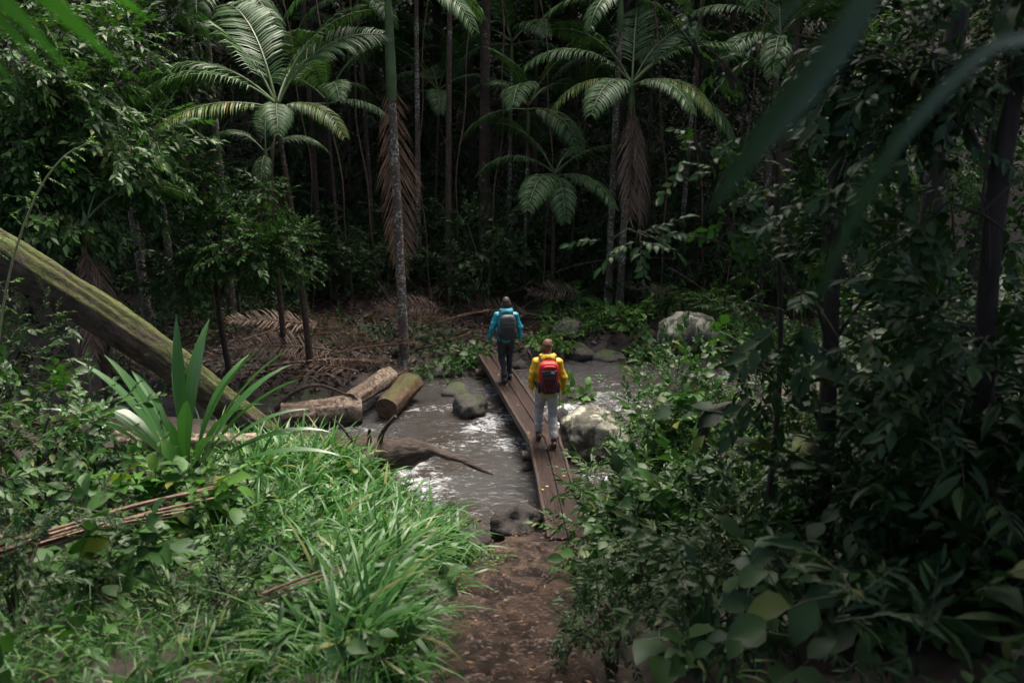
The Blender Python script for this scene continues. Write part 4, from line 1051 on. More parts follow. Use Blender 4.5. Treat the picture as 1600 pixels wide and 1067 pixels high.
for i, (px, py, L, lab) in enumerate(tuftpx):
    q = px_base(px, py + 25); t_ = thing('grass_tuft', lab, 'grass', q, 0, 'grass tufts on the left bank')
    acc = Acc(); tufts(acc, np.array([(0, 0, -.02)]), 26, L, .03, np.random.default_rng(50 + i), spread=.05); acc.obj('blades', [M['grass']], t_)
for i, (px, py, L, lab) in enumerate([(925, 905, .75, 'strap leaved grass tuft hanging over the right path edge'), (900, 985, .5, 'low grass tuft on the right path edge'), (1000, 850, .7, 'grass tuft in the middle of the right bank leaves'), (1090, 830, .9, 'tall arching grass below the bent stump'), (960, 820, .6, 'grass tuft beside the near bridge end'), (1130, 1040, .8, 'blurred dark grass tuft at the bottom right of the path')]):
    q = px_base(px, py + 20); t_ = thing('grass_tuft', lab, 'grass', q, 0, 'grass tufts on the right bank')
    acc = Acc(); tufts(acc, np.array([(0, 0, -.02)]), 20, L, .03, np.random.default_rng(80 + i), spread=.06); acc.obj('blades', [M['leaf_mid']], t_)

# ------------------------------------------------------------------ strap leaf plant
def strap_leaf(L, W, e0, e1, n=14, stem=.28):
    t = np.linspace(0, 1, n); el = R(e0) + (R(e1) - R(e0)) * t ** 1.5; st = L / (n - 1)
    y = np.concatenate([[0], np.cumsum(np.cos(el[:-1]) * st)]); z = np.concatenate([[0], np.cumsum(np.sin(el[:-1]) * st)])
    w = W * .5 * np.interp(t, [0, stem * .6, stem, .5, .68, .9, 1], [.22, .2, .3, .86, 1, .45, .01])
    nx, nz = -np.sin(el), np.cos(el)
    V = []
    for k, (u, lift) in enumerate(((-1, .30), (-.5, .10), (-.06, 0.03), (0, -.02), (.06, .03), (.5, .10), (1, .30))):
        V.append(np.stack([u * w, y + nx * lift * w, z + nz * lift * w + (.02 * W * np.sin(t * 9 + k)) * (abs(u) == 1)], -1))
    V = np.stack(V, 1); m = 7
    i = np.arange(n - 1)[:, None] * m; j = np.arange(m - 1)[None]
    Q = np.stack([i + j, i + j + 1, i + m + j + 1, i + m + j], -1).reshape(-1, 4)
    a = Acc(); a.add(V.reshape(-1, 3), None, Q); return a
b = at(292, 755, 8.9); b[2] = gz(b[0], b[1])
lily = thing('strap_leaf_plant', 'large lily like plant with long glossy strap leaves below the leaning log', 'plant', b)
for i, (az, L, W, e0, e1) in enumerate([(185, 1.55, .17, 72, 30), (170, 1.25, .26, 62, 0), (100, 1.6, .14, 86, 70), (80, 1.62, .17, 82, 40), (5, 1.7, .15, 66, 28), (350, 1.65, .17, 58, 18), (20, 1.35, .12, 50, -10), (340, 1.4, .16, 44, 5), (0, 1.5, .15, 30, -20), (275, .8, .13, 80, 60), (40, 1.5, .16, 60, 10), (355, 1.6, .13, 74, 35), (330, 1.55, .13, 64, 5), (15, 1.45, .13, 40, -25), (200, 1.45, .14, 60, 5), (230, 1.3, .14, 68, 10), (110, 1.5, .13, 76, 45), (160, 1.45, .15, 70, 35), (310, 1.5, .15, 55, 0), (215, 1.2, .24, 52, -30), (240, 1.05, .2, 40, -45), (195, 1.3, .16, 38, -20), (320, 1.2, .14, 35, -40), (300, 1.25, .16, 72, 35), (60, 1.4, .14, 70, 20), (140, 1.3, .15, 66, 20), (225, .9, .16, 20, -50), (330, .9, .14, 18, -40)]):
    o = strap_leaf(L * 1.3, W * 1.08, e0, e1).obj('leaf', M['lily'], lily, True)
    o.rotation_euler = (0, 0, R(az - 90)); o.location = (.05 * math.cos(R(az)), .05 * math.sin(R(az)), 0)
for i, (px, py, Yd, sc, lab) in enumerate([(115, 660, 8.6, .62, 'broad glossy leaved plant at the left edge beside the strap leaf plant'), (30, 690, 8.2, .5, 'small strap leaved plant at far left edge')]):
    q = at(px, py, Yd); q[2] = max(gz(q[0], q[1]), q[2] - .5)
    t_ = thing('strap_leaf_plant', lab, 'plant', (q[0], q[1], gz(q[0], q[1])))
    hh = q[2] - gz(q[0], q[1])
    a = Acc(); tube(a, [(0, 0, -.1), (0, 0, hh + .05)], .03, 6); a.obj('stem', M['stem'], t_)
    for k in range(14):
        o = strap_leaf(1.1 * sc * random.uniform(.8, 1.1), .3 * sc, random.uniform(25, 80), random.uniform(-40, 20), stem=.15).obj('leaf', M['lily'], t_, True)
        o.rotation_euler = (0, 0, k * 2.4); o.location = (0, 0, hh * (.4 + .6 * (k / 13)))

# ------------------------------------------------------------------ dry stalks lower left
for i, (pts, w, lab) in enumerate([([(0, 985, 6.0), (120, 935, 6.4), (250, 880, 7.0), (375, 838, 7.6)], .10, 'long dry brown palm stalk slanting through the left bank plants'), ([(0, 955, 6.1), (60, 960, 6.15), (160, 925, 6.5), (300, 890, 6.9)], .06, 'thinner dry brown stalk beside the long one at left'),
                                ([(420, 1062, 5.2), (500, 1010, 5.6), (545, 985, 5.8)], .035, 'dry orange stick near the bottom grass')]):
    W = np.array([px_base(q[0], q[1]) + np.array((0, 0, .58 - .02 * k)) for k, q in enumerate(pts)]); n = 22
    t_ = thing('dry_stalk', lab, 'dry stalk', W[0])
    P = smoothpath(W - W[0], n)
    for s in range(5):
        a = Acc(); off = np.array((0, random.uniform(-.06, .06), random.uniform(-.04, .05))) * w / .08
        fan = np.linspace(0, 1, n)[:, None] * np.array((random.uniform(-.05, .05), random.uniform(-.1, .1), random.uniform(-.05, .1))) * w * 14
        tube(a, P + off * 1.5 + fan, np.linspace(w * .55, w * .14, n) * random.uniform(.7, 1.1), 5, lump=.2, squash=(1, .35), seed=s)
        a.obj('fibre_strip', M['dry'] if s % 2 else M['stick'], t_, True)

# ------------------------------------------------------------------ shrubs and undergrowth plants
def at_g(px, py, Y):
    q = at(px, py, Y); return np.array((q[0], q[1], gz(q[0], q[1])))
def sh(px, pyb, Y, h, w, n, leaf, mat, label, **k):
    q = px_base(px, pyb) if (Y < 9 and px < 800) else at_g(px, pyb, Y)
    return shrub(k.pop('name', 'shrub'), label, q, h, w, n, leaf, M[mat], **k)
# near left bank
sh(60, 800, 8.0, 1.4, .9, 170, .13, 'leaf_mid', 'leafy shrub at the left edge below the leaning log', seed=1)
sh(150, 780, 8.4, 1.0, .7, 120, .09, 'leaf_dark', 'dark small leaved shrub left of the strap leaf plant', seed=14)
sh(220, 850, 7.4, .6, .6, 80, .12, 'leaf_mid', 'low leafy plant in front of the strap leaf plant', seed=3, tpl=SPRN)
sh(30, 1000, 5.6, .7, .6, 120, .11, 'leaf_dark', 'dark leafy plant in the bottom left corner', seed=4, tpl=SPRN)
sh(290, 840, 7.0, .55, .45, 60, .14, 'leaf_bright', 'broad leaved bright plant above the dry stalks', seed=18, tpl=SPRN, name='broadleaf_plant', cat='plant')
sh(430, 930, 6.4, .45, .5, 110, .09, 'leaf_mid', 'leafy plant amid the grass above the bottom edge', seed=6, tpl=SPRN, name='broadleaf_plant', cat='plant')
sh(440, 1010, 5.6, .3, .35, 70, .07, 'leaf_bright', 'small bright round leaved herb near the bottom', seed=13, tpl=SPRN, name='broadleaf_plant', cat='plant')
sh(120, 930, 6.4, .5, .5, 60, .12, 'leaf_mid', 'pale leaved plant among the dry stalks', seed=8, tpl=SPRN, name='broadleaf_plant', cat='plant')
sh(330, 1000, 5.6, .4, .5, 80, .09, 'leaf_dark', 'dark low herb below the dry stalks', seed=9, tpl=SPRN, name='broadleaf_plant', cat='plant')
sh(0, 620, 10.0, 2.3, 1.0, 240, .10, 'leaf_dark', 'tall dark shrub at the left edge under the log', seed=10)
sh(740, 880, 8.5, .2, .32, 50, .06, 'leaf_bright', 'tiny green plants on the left path edge by the flat stone', seed=11, name='broadleaf_plant', cat='plant', stems=2, low=.05)
# right bank
sh(1040, 740, 10.4, 2.1, .75, 620, .095, 'leaf_mid', 'tall leafy bush right of the lichen boulder', seed=20, clump=11)
sh(1085, 760, 10.0, 1.3, .7, 380, .09, 'leaf_bright', 'bright leafy bush around the bent stump', seed=21, clump=9)
sh(962, 870, 8.2, 1.0, .58, 330, .10, 'leaf_mid', 'leafy bush overhanging the near bridge end', seed=22, clump=9, tpl=SPRN)
sh(1050, 900, 7.5, 1.0, .65, 330, .10, 'leaf_mid', 'low leafy bush in the middle of the right bank', seed=23, clump=9, tpl=SPRN)
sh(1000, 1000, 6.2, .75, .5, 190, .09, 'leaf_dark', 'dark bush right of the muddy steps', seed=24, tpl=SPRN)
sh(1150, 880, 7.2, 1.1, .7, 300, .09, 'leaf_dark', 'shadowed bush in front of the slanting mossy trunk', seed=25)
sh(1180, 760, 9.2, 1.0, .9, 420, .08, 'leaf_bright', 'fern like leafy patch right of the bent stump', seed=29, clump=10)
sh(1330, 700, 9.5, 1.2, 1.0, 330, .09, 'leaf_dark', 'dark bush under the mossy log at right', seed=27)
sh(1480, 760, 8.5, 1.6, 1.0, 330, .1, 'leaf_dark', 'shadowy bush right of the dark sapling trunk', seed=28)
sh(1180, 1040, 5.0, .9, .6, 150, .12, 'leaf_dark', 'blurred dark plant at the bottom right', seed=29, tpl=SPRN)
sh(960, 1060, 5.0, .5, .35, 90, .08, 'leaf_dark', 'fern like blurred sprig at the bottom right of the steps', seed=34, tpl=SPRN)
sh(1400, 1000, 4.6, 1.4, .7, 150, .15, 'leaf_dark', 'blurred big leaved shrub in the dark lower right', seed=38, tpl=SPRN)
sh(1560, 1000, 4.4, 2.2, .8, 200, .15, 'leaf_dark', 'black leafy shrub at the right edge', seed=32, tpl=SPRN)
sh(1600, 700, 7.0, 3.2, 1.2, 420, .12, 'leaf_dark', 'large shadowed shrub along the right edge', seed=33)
# far bank
fb = [(740, 565, 18.6, .5, .5, 150, 'leafy clump on the far bank left of the bridge end'), (850, 535, 19.8, .45, .6, 160, 'leafy clump on the far bank right of the teal hiker'), (900, 505, 20.8, .5, .7, 190, 'leafy clump behind the far rocks'),
      (965, 510, 20.6, .55, .7, 220, 'leafy clump below the pale palm trunks'), (1030, 490, 21.5, .6, .8, 220, 'leafy clump behind the pale far boulder'), (895, 610, 16.2, .35, .4, 110, 'leafy sprigs in the stream right of the yellow hiker'),
      (690, 590, 18.0, .3, .4, 90, 'low green plants between the mossy rocks'), (1120, 500, 21, .9, 1.0, 260, 'leafy thicket right of the pale far boulder'), (1000, 560, 19.4, .5, .5, 150, 'leafy plants at the far water edge beside the boulder')]
for i, (px, py, Y, h, w, n, lab) in enumerate(fb):
    sh(px, py, Y, h, w, n, .10, 'leaf_bright' if i % 2 else 'leaf_mid', lab, seed=40 + i, name='broadleaf_plant', cat='plant', stems=3, low=.1)
for i, (px, py, Y, h, w, n, lab) in enumerate([(1230, 520, 18.5, 1.2, 1.1, 380, 'lit thicket behind the dark sapling trunk'), (1330, 500, 19, 1.6, 1.3, 430, 'sunlit thicket on the right far bank'), (1440, 500, 18, 1.5, 1.3, 430, 'bright thicket above the long fallen branch'), (1550, 520, 17, 1.6, 1.3, 430, 'green thicket at the far right edge'), (1290, 580, 15.8, .9, .9, 260, 'leafy thicket above the mossy log'), (1420, 600, 14.8, 1.0, 1.0, 260, 'low thicket behind the mossy log at right'),
        (1250, 400, 22, 3.2, 1.5, 500, 'tall dim thicket behind the sapling'), (1380, 330, 21, 4.5, 1.8, 600, 'high leafy thicket in the upper right'), (1520, 300, 20, 5.5, 2.0, 650, 'tall leafy thicket at the right edge')]):
    sh(px, py, Y, h, w, n, .11, 'leaf_mid', lab, seed=60 + i, clump=12)
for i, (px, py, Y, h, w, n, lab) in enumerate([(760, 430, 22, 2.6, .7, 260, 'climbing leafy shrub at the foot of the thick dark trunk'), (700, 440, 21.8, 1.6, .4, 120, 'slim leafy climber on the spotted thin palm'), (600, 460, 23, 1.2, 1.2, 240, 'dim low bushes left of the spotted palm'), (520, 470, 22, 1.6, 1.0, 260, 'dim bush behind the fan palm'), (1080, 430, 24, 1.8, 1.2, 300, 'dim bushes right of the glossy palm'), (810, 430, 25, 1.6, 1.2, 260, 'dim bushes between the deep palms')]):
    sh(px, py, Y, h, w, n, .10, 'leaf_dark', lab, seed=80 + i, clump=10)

# ------------------------------------------------------------------ trees
def tree(name, label, base, h, r0, crowns, mat_leaf='leaf_mid', leaf=.13, trunkmat='bark', lean=(0, 0), n=600, tpl=None, seed=0, group=None, down=.25):
    """crowns: list of (x, y, z, rx, ry, rz, n) relative to the base"""
    r = np.random.default_rng(int(seed) + 300)
    root = thing(name, label, 'tree', base, 0, group)
    k = np.linspace(0, 1, 18)
    P = np.stack([lean[0] * k ** 1.2 + .08 * np.sin(k * 5 + seed), lean[1] * k ** 1.2 + .06 * np.sin(k * 6 + seed * 2), -.3 + (h + .3) * k], -1)
    P[0, :2] = P[1, :2]
    a = Acc(); tube(a, P, r0 * (1 - .65 * k) * (1 + .5 * np.exp(-k * h / .35)), 12, lump=.12, seed=seed)
    a.obj('trunk', M[trunkmat], root, True)
    acc = Acc(); lb = Acc()
    for (x, y, z, rx, ry, rz, m_) in crowns:
        c = np.array((x, y, z))
        zi = np.clip(z - .3 * rz - .4, .3, h); tp = np.array([np.interp(zi, P[:, 2], P[:, q]) for q in range(3)])
        tube(lb, smoothpath([tp, tp * .5 + c * .5 + np.array((0, 0, .15)), c], 9), np.linspace(r0 * (.4 if r0 > .1 else .2), .008, 9), 6, lump=.1)
        nc = max(4, int(m_ / 34)); cc, _ = ell_pts(nc, c, (rx, ry, rz), r, .3)
        for q in cc: tube(lb, [c + (tp - c) * .2, (c + q) / 2 + np.array((0, 0, .06)), q], [.010, .007, .004], 4, cap=False)
        idx = r.integers(0, nc, m_)
        Pp = cc[idx] + r.normal(size=(m_, 3)) * np.array((rx, ry, rz)) * .22
        D = nrm(nrm(Pp - c) * .7 + r.normal(size=(m_, 3)) * .45 + np.array((0, 0, -down)))
        sprays(acc, Pp, D, leaf * r.uniform(1.9, 3.3, m_), tpl or SPR, r)
    tag(acc.obj('crown', [M[mat_leaf], M['stem']], root), kind='stuff')
    if crowns: lb.obj('limbs', M[trunkmat], root, True)
    return root
# leafy trees filling the upper left
q = at_g(150, 500, 16.2)
def rel(px, py, Y, base): return tuple(at(px, py, Y) - base)
tree('leafy_tree', 'broad leafy tree filling the upper left behind the leaning log', q, 6.5, .14,
     [(*rel(110, 150, 15.6, q), 1.3, 1.0, 1.0, 330), (*rel(60, 250, 15.0, q), 1.2, .9, .9, 300), (*rel(170, 250, 15.2, q), 1.0, .9, 1.0, 280), (*rel(30, 120, 15.2, q), 1.2, 1, 1.1, 280), (*rel(110, 320, 14.8, q), 1.0, .8, .7, 180), (*rel(180, 100, 16.4, q), 1.0, 1, .9, 230), (*rel(20, 330, 14.5, q), .9, .8, .6, 160)], 'leaf_mid', .21, seed=1, down=.45)
q = at_g(350, 520, 17.0)
tree('leafy_tree', 'smaller leafy tree under the fan palm with pale green sprays', q, 3.4, .07,
     [(*rel(330, 370, 16.4, q), .9, .8, .6, 200), (*rel(390, 410, 16.0, q), .9, .7, .6, 190), (*rel(280, 300, 16.8, q), .7, .7, .7, 150), (*rel(440, 400, 16.2, q), .5, .5, .6, 100), (*rel(300, 440, 16.2, q), .8, .6, .5, 130), (*rel(400, 310, 17, q), .7, .6, .5, 110)], 'leaf_mid', .16, seed=2, down=.35)
q = at_g(232, 470, 19.0)
tree('leafy_tree', 'pale mottled slim trunk rising through foliage in the upper left', q, 11, .12, [(*rel(300, -20, 19, q), 1.6, 1.4, 1.0, 220), (*rel(150, -30, 18.5, q), 1.6, 1.4, 1.0, 240), (*rel(260, 90, 19.5, q), 1.0, 1, 1.0, 170)], 'leaf_dark', .14, 'bark_pale', (-.3, 0), seed=3)
q = at_g(275, 450, 21.0)
tree('leafy_tree', 'thin grey trunk right of the pale mottled trunk', q, 11, .1, [(*rel(230, 200, 20.5, q), 1.3, 1, 1.4, 240)], 'leaf_dark', .14, 'bark_pale', (-.2, 0), seed=4)
q = at_g(1205, 470, 24.5)
tree('leafy_tree', 'tree trunk coated in yellow green moss at the top right of the palms', q, 11, .3, [(*rel(1290, 60, 24, q), 1.4, 1.3, 1.6, 330), (*rel(1250, 250, 24, q), 1.0, 1.0, 1.4, 200)], 'leaf_mid', .13, 'bark_moss', (-.1, 0), seed=5)
q = at_g(1420, 480, 19.0)
tree('leafy_tree', 'leafy tree behind the dark foreground at upper right', q, 8, .16, [(*rel(1420, 100, 18.5, q), 2.0, 1.3, 1.5, 420), (*rel(1540, 180, 18, q), 1.6, 1.3, 1.6, 340), (*rel(1380, 260, 18, q), 1.4, 1.2, 1.3, 280)], 'leaf_mid', .13, 'bark', seed=6)
# dark foreground sapling at the right
q = at_g(1255, 900, 5.2)
tree('sapling', 'dark thin sapling trunk in the right foreground with sparse blurred leaves', q, 4.6, .085,
     [(*rel(1240, 450, 4.8, q), .45, .5, .5, 26), (*rel(1330, 250, 5.0, q), .6, .6, .6, 38), (*rel(1450, 400, 5.2, q), .7, .6, .7, 44), (*rel(1330, 100, 5.6, q), .6, .6, .5, 38), (*rel(1380, 600, 5.0, q), .6, .5, .6, 38), (*rel(1180, 560, 5.4, q), .35, .4, .3, 20)], 'leaf_dark', .12, 'bark', (.05, .1), tpl=SPRN, seed=7)
q = at_g(1190, 900, 5.6)
tree('sapling', 'thin sapling with pale green blurred leaf sprays reaching left before the palms', q, 3.6, .035,
     [(*rel(1125, 350, 5.3, q), .16, .25, .16, 12), (*rel(1000, 372, 5.2, q), .22, .2, .04, 8), (*rel(1080, 235, 5.4, q), .14, .25, .10, 7), (*rel(1130, 290, 5.5, q), .14, .2, .1, 7), (*rel(1060, 40, 5.5, q), .16, .3, .05, 4), (*rel(1130, 110, 5.6, q), .14, .2, .08, 5), (*rel(1110, 470, 5.6, q), .2, .2, .15, 10)], 'leaf_mid', .085, 'bark', (-.1, .1), tpl=SPRN, seed=11)
q = at_g(1500, 900, 4.6)
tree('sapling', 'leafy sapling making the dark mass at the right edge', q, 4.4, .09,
     [(*rel(1530, 300, 4.5, q), .6, .6, .7, 50), (*rel(1450, 150, 4.8, q), .6, .5, .6, 75), (*rel(1560, 550, 4.3, q), .5, .5, .7, 75), (*rel(1570, 60, 4.6, q), .6, .5, .5, 70), (*rel(1440, 720, 4.5, q), .5, .5, .5, 50), (*rel(1330, 820, 4.6, q), .4, .4, .35, 46)], 'leaf_dark', .13, 'bark', (0, .1), tpl=SPRN, seed=8)

# ------------------------------------------------------------------ tall trees added to shade the forest and banks (crowns mostly above the frame)
def canopy_mesh(seed, rad=4.6, n=4600):
    r = np.random.default_rng(seed); acc = Acc()
    cc, _ = ell_pts(46, (0, 0, 0), (rad * .85, rad * .85, 1.9), r, .2)
    idx = r.integers(0, 46, n); P = cc[idx] + r.normal(size=(n, 3)) * np.array((.75, .75, .5))
    D = nrm(r.normal(size=(n, 3)) + np.array((0, 0, -.3))); U = nrm(np.stack([r.normal(0, .5, n), r.normal(0, .5, n), np.ones(n)], -1))
    s = r.uniform(.3, .55, n)
    acc.inst(LF5, LT5, frames(D, U, s * .6, s), P)
    lb = Acc()
    for q in cc[:26]: tube(lb, smoothpath([(0, 0, -2.6), q * .4 + np.array((0, 0, -1.0)), q], 7), np.linspace(.12, .02, 7), 6, cap=False)
    return acc.mesh('crown', [M['leaf_canopy']]), lb.mesh('limbs', [M['bark']], True)
CM = [canopy_mesh(900 + i) for i in range(3)]
a = Acc(); tube(a, np.stack([.1 * np.sin(np.linspace(0, 6, 16)), .1 * np.cos(np.linspace(0, 5, 16)), np.linspace(-.5, 1, 16) * 0 + np.linspace(-.4, 11, 16)], -1), np.linspace(.3, .13, 16), 12, lump=.1); TRK = a.mesh('trunk', [M['bark']], True)
canopy = []  # spots chosen to block the sky and leave the stream open
for (x, y) in [(-16, 22), (-11.5, 25), (-6.5, 28.5), (-1.6, 30.2), (3.8, 29.2), (9, 26.6), (13.5, 23), (-13, 30), (-8, 32), (-3, 33), (2.2, 33), (7, 32), (12, 30), (-16, 34), (-10, 36), (-4, 37), (2, 37), (8, 36), (14, 35),
               (-12.5, 17), (-15, 12), (-13, 6), (-9.6, 9), (-10, 1), (9.5, 12), (7.2, 7), (6.5, 2), (12.5, 7), (15.5, 13), (-4, -4), (2, -4.5), (8, -3), (-10, -5), (4.8, 4.6), (3.9, 7.4), (6.6, 9.6), (-7, .6), (1.5, -1.5), (-19, 28), (17, 29), (18, 20), (-20, 16),
               (-24, 36), (-18, 42), (-12, 43), (-6, 43), (0, 44), (6, 43), (12, 42), (18, 40), (23, 34), (24, 25), (-25, 22), (-9, 50), (-2, 51), (5, 50), (12, 49), (-16, 49)]:
    canopy.append((x, y))
for i, (x, y) in enumerate(canopy):
    z = gz(x, y); hc = 11.5 + (i * 37 % 10) * .3 + (0 if y > 5 else 1.5)
    t_ = thing('shade_canopy_tree', 'tall tree added out of view so its leafy crown shades the edge of the clearing', 'tree', (x, y, z), i * 1.3, 'added shade trees around the stream')
    k = hc / 11.5
    if (x, y) == (3.9, 7.4): t_['label'] = 'thin dark tree trunk added in the right foreground under a shading crown'  # tree added so its crown darkens the right side
    if (x, y) == (6.6, 9.6): t_['label'] = 'dark straight tree trunk behind leaves at the right edge, added under a shading crown'  # tree added to narrow the opening that lets light in
    if y > 20 and abs(x) < .66 * y: t_['label'] = 'tall straight dark trunk deep in the shaded forest behind the palms'; t_['group'] = 'dark trunks behind the palms'
    tk = .4 if (x, y) == (3.9, 7.4) else 1.0
    link('trunk', TRK, t_, (0, 0, 0), (0, 0, i), (tk, tk, k))
    cm, lm_ = CM[i % 3]
    cs = {(3.9, 7.4): .85, (4.8, 4.6): 1.3, (6.6, 9.6): 1.05, (7.2, 7): 1.2,  (-7, .6): 1.15}.get((x, y), 1.0)
    link('limbs', lm_, t_, (0, 0, hc), (0, 0, i * .7), (cs, cs, 1)); tag(link('crown', cm, t_, (0, 0, hc), (0, 0, i * .7), (cs, cs, 1)), kind='stuff')
# understory mass closing the view far behind
r = np.random.default_rng(77)
X = r.uniform(-26, 26, 5200); Y = r.uniform(30, 46, 5200)
Z = ground_raw(X, Y) + r.uniform(.2, 6.5, 5200)
acc = Acc(); sprays(acc, np.stack([X, Y, Z], -1), nrm(r.normal(size=(5200, 3)) + np.array((0, -.4, -.3))), r.uniform(.7, 1.4, 5200), SPR, r)
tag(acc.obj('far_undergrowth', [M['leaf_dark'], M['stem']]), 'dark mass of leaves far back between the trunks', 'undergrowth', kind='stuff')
X = r.uniform(-14, 12, 5600); Y = r.uniform(22.6, 31, 5600); Z = ground_raw(X, Y) + r.uniform(0, 1, 5600) ** 1.6 * (1.2 + 6.5 * np.clip(wob(X, Y, 2, .5) * .5 + .5, 0, 1) * np.clip((Y - 22.5) / 2.5, 0, 1))
acc = Acc(); sprays(acc, np.stack([X, Y, Z], -1), nrm(r.normal(size=(5600, 3)) + np.array((0, -.4, -.1))), r.uniform(.35, .9, 5600), SPR + SPRF + SPRL, r)
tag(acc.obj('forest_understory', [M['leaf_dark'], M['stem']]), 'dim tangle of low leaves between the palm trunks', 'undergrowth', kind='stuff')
for i, (px, Y) in enumerate([(480, 20.5), (535, 22), (580, 23.5), (676, 21), (728, 23), (775, 24), (845, 22), (1020, 22.8), (1085, 23.5), (330, 19), (1150, 22), (900, 25)]):
    q = at_g(px, 440, Y); L = 10.0
    zz = np.linspace(-.1, L, 22); a = Acc(); tube(a, np.stack([.25 * np.sin(zz * .45 + i) + .05 * np.sin(zz * 2 + i), .2 * np.cos(zz * .4 + i * 2), zz], -1), .012 + .006 * (i % 3), 6, lump=.2, seed=i)
    o = a.obj('liana', M['stick'], None, True); o.location = q; tag(o, 'thin liana hanging from the canopy in front of the dark forest', 'vine', 'lianas before the dark forest')
X = r.uniform(-9, -.9, 2600); Y = r.uniform(17.2, 23.5, 2600); k = (ground_raw(X, Y) > -.3) & (wob(X, Y, 9, .9) > .05); X, Y = X[k][:620], Y[k][:620]; Z = ground_raw(X, Y) + r.uniform(.02, .4, len(X))
acc = Acc(); sprays(acc, np.stack([X, Y, Z], -1), nrm(r.normal(size=(len(X), 3)) + np.array((0, -.2, .4))), r.uniform(.2, .5, len(X)), SPR + SPRF, r)
tag(acc.obj('far_bank_seedlings', [M['leaf_dark'], M['stem']]), 'dark low seedlings scattered over the left far bank', 'undergrowth', kind='stuff')
X = r.uniform(-32, 32, 4200); Y = r.uniform(44, 66, 4200); Z = ground_raw(X, Y) + r.uniform(.2, 3.5, 4200)
acc = Acc(); sprays(acc, np.stack([X, Y, Z], -1), nrm(r.normal(size=(4200, 3)) + np.array((0, -.4, -.3))), r.uniform(1.6, 3.0, 4200), SPR, r)
tag(acc.obj('hillside_foliage', [M['leaf_dark'], M['stem']]), 'dark leaf cover on the rising ground behind the forest', 'undergrowth', kind='stuff')
X = r.uniform(-24, -7, 2600); Y = r.uniform(14, 30, 2600); Z = ground_raw(X, Y) + r.uniform(.1, 3.5, 2600)
acc = Acc(); sprays(acc, np.stack([X, Y, Z], -1), nrm(r.normal(size=(2600, 3)) + np.array((.3, -.4, -.2))), r.uniform(.3, .7, 2600), SPR, r)
tag(acc.obj('side_undergrowth', [M['leaf_dark'], M['stem']]), 'dark tangle of leaves along the left side', 'undergrowth', kind='stuff')
X = r.uniform(.9, 14, 4200); Y = r.uniform(2.2, 15, 4200); k = (ground_raw(X, Y) > -.3) & ((X > 3) | ((X > path_c(Y) + .95) & (Y < 8))); X, Y = X[k], Y[k]; Z = ground_raw(X, Y) + r.uniform(.02, .7, len(X))
acc = Acc(); sprays(acc, np.stack([X, Y, Z], -1), nrm(r.normal(size=(len(X), 3)) + np.array((-.2, -.3, .4))), r.uniform(.15, .5, len(X)), SPR + SPRL + SPRB + SPRF, r)
tag(acc.obj('ground_cover', [M['leaf_dark'], M['stem']]), 'low dark leafy ground cover on the right bank', 'undergrowth', kind='stuff')

# ------------------------------------------------------------------ blurred leaves near the lens
t_ = thing('foreground_palm', 'blurred bright green palm leaf tips hanging into the top left corner', 'palm', at_g(-1300, 900, 1.7))
c0 = np.array(t_.location)
a = Acc(); hub = at(-420, -260, 1.75)
tube(a, smoothpath([(0, 0, -.1), (hub - c0) * np.array((.5, .5, .6)), hub - c0], 10), np.linspace(.03, .012, 10), 7); a.obj('stalk', M['rachis'], t_, True)
for (px, py, Yd, w) in [(185, 102, 1.5, .05), (118, 122, 1.45, .036), (80, 120, 1.55, .03), (235, 32, 1.6, .05), (30, 145, 1.45, .03), (150, 75, 1.65, .03), (10, 60, 1.5, .04), (60, 60, 1.6, .045), (230, 5, 1.7, .03)]:
    tip = at(px, py, Yd); d = tip - hub; L = np.linalg.norm(d)
    n = 12; tt = np.linspace(0, 1, n); c = hub + d * tt[:, None] + np.array((0, 0, 1)) * (.10 * L * np.sin(math.pi * tt))[:, None] - c0
    sv = nrm(np.cross(d, np.array((0, 1., .35)))); ww = w * .75 * np.interp(tt, [0, .2, .6, .9, 1], [.4, .9, 1, .5, .02])
    V = np.stack([c - sv * ww[:, None], c - np.array((0, 0, .25)) * ww[:, None], c + sv * ww[:, None]], 1).reshape(-1, 3)
    i = np.arange(n - 1)[:, None] * 3; j = np.arange(2)[None]
    b_ = Acc(); b_.add(V, None, np.stack([i + j, i + j + 1, i + 3 + j + 1, i + 3 + j], -1).reshape(-1, 4)); b_.obj('leaflet', M['leaf_lit'], t_, True)
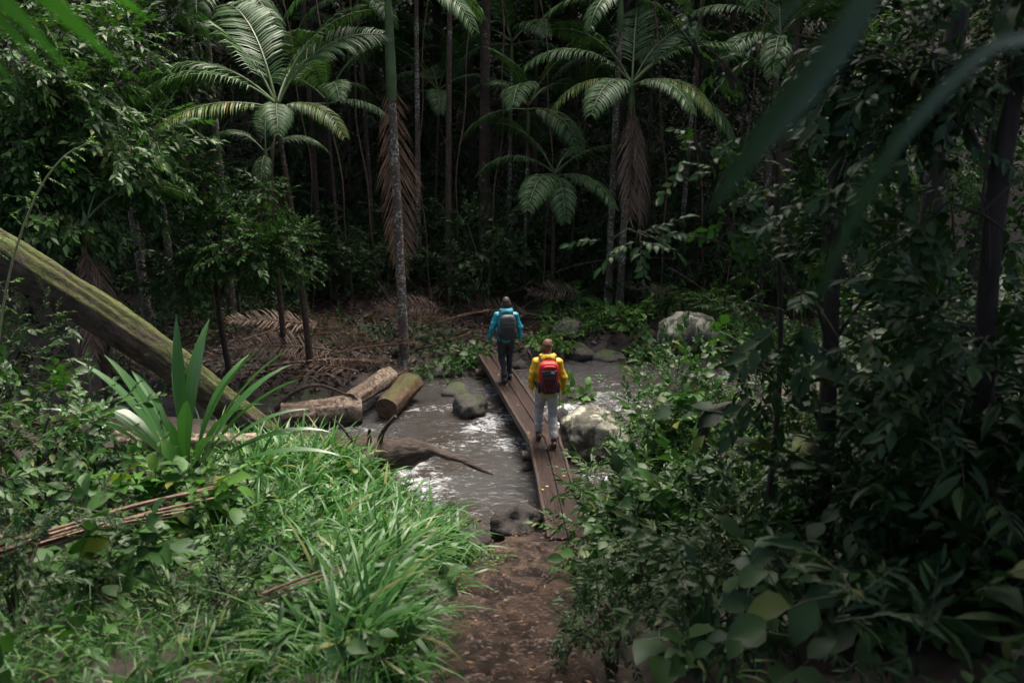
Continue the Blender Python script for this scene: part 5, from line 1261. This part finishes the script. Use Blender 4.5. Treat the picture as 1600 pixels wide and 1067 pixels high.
t_ = thing('foreground_strap_plant', 'blurred long strap leaves arching down across the right foreground', 'plant', at_g(1900, 1000, 1.4))
c0 = np.array(t_.location)
for (pts, w) in [([(1900, 900, 1.4), (1700, 0, 1.2), (1500, -240, 1.05), (1330, 40, 1.0), (1200, 205, 1.0), (1105, 335, 1.02)], .040), ([(1900, 900, 1.4), (1760, 200, 1.25), (1600, 60, 1.15), (1430, 190, 1.1), (1340, 330, 1.1), (1270, 490, 1.12)], .022), ([(1900, 900, 1.4), (1780, 100, 1.3), (1520, -200, 1.3), (1300, -60, 1.25), (1200, 60, 1.25)], .02)]:
    P = smoothpath([at(*q) - c0 for q in pts], 26); P[0] = (0, 0, 0); tt = np.linspace(0, 1, 26)
    T = nrm(np.gradient(P, axis=0)); sv = nrm(np.cross(T, np.array((.35, -1, .5))))
    ww = w * .5 * np.interp(tt, [0, .3, .75, .93, 1], [.35, .7, 1, .55, .03])
    nn = np.cross(sv, T)
    V = np.stack([P - sv * ww[:, None], P - nn * (.3 * ww)[:, None], P + sv * ww[:, None]], 1).reshape(-1, 3)
    i = np.arange(25)[:, None] * 3; j = np.arange(2)[None]
    b_ = Acc(); b_.add(V, None, np.stack([i + j, i + j + 1, i + 3 + j + 1, i + 3 + j], -1).reshape(-1, 4)); b_.obj('leaf', M['strap_dark'], t_, True)
# arching pale stem at the left edge
P = smoothpath([at(-15, 640, 9.0), at(10, 450, 9.0), at(50, 320, 9.0), at(95, 250, 8.9), at(140, 222, 8.8)], 20)
t_ = thing('arching_shoot', 'thin pale shoot arching up past the leaning log at left', 'plant', (P[0][0], P[0][1], gz(P[0][0], P[0][1])))
c0 = np.array(t_.location); P = np.concatenate([[c0 + np.array((0, 0, -.05))], P])
a = Acc(); tube(a, P - c0, np.linspace(.016, .007, 21), 6); a.obj('stem', M['stem_pale'], t_, True)
acc = Acc(); k = np.arange(4, 21); sprays(acc, (P - c0)[k], nrm(rng.normal(size=(len(k), 3))), np.full(len(k), .18), SPR, rng); acc.obj('leaves', [M['leaf_bright'], M['stem']], t_)
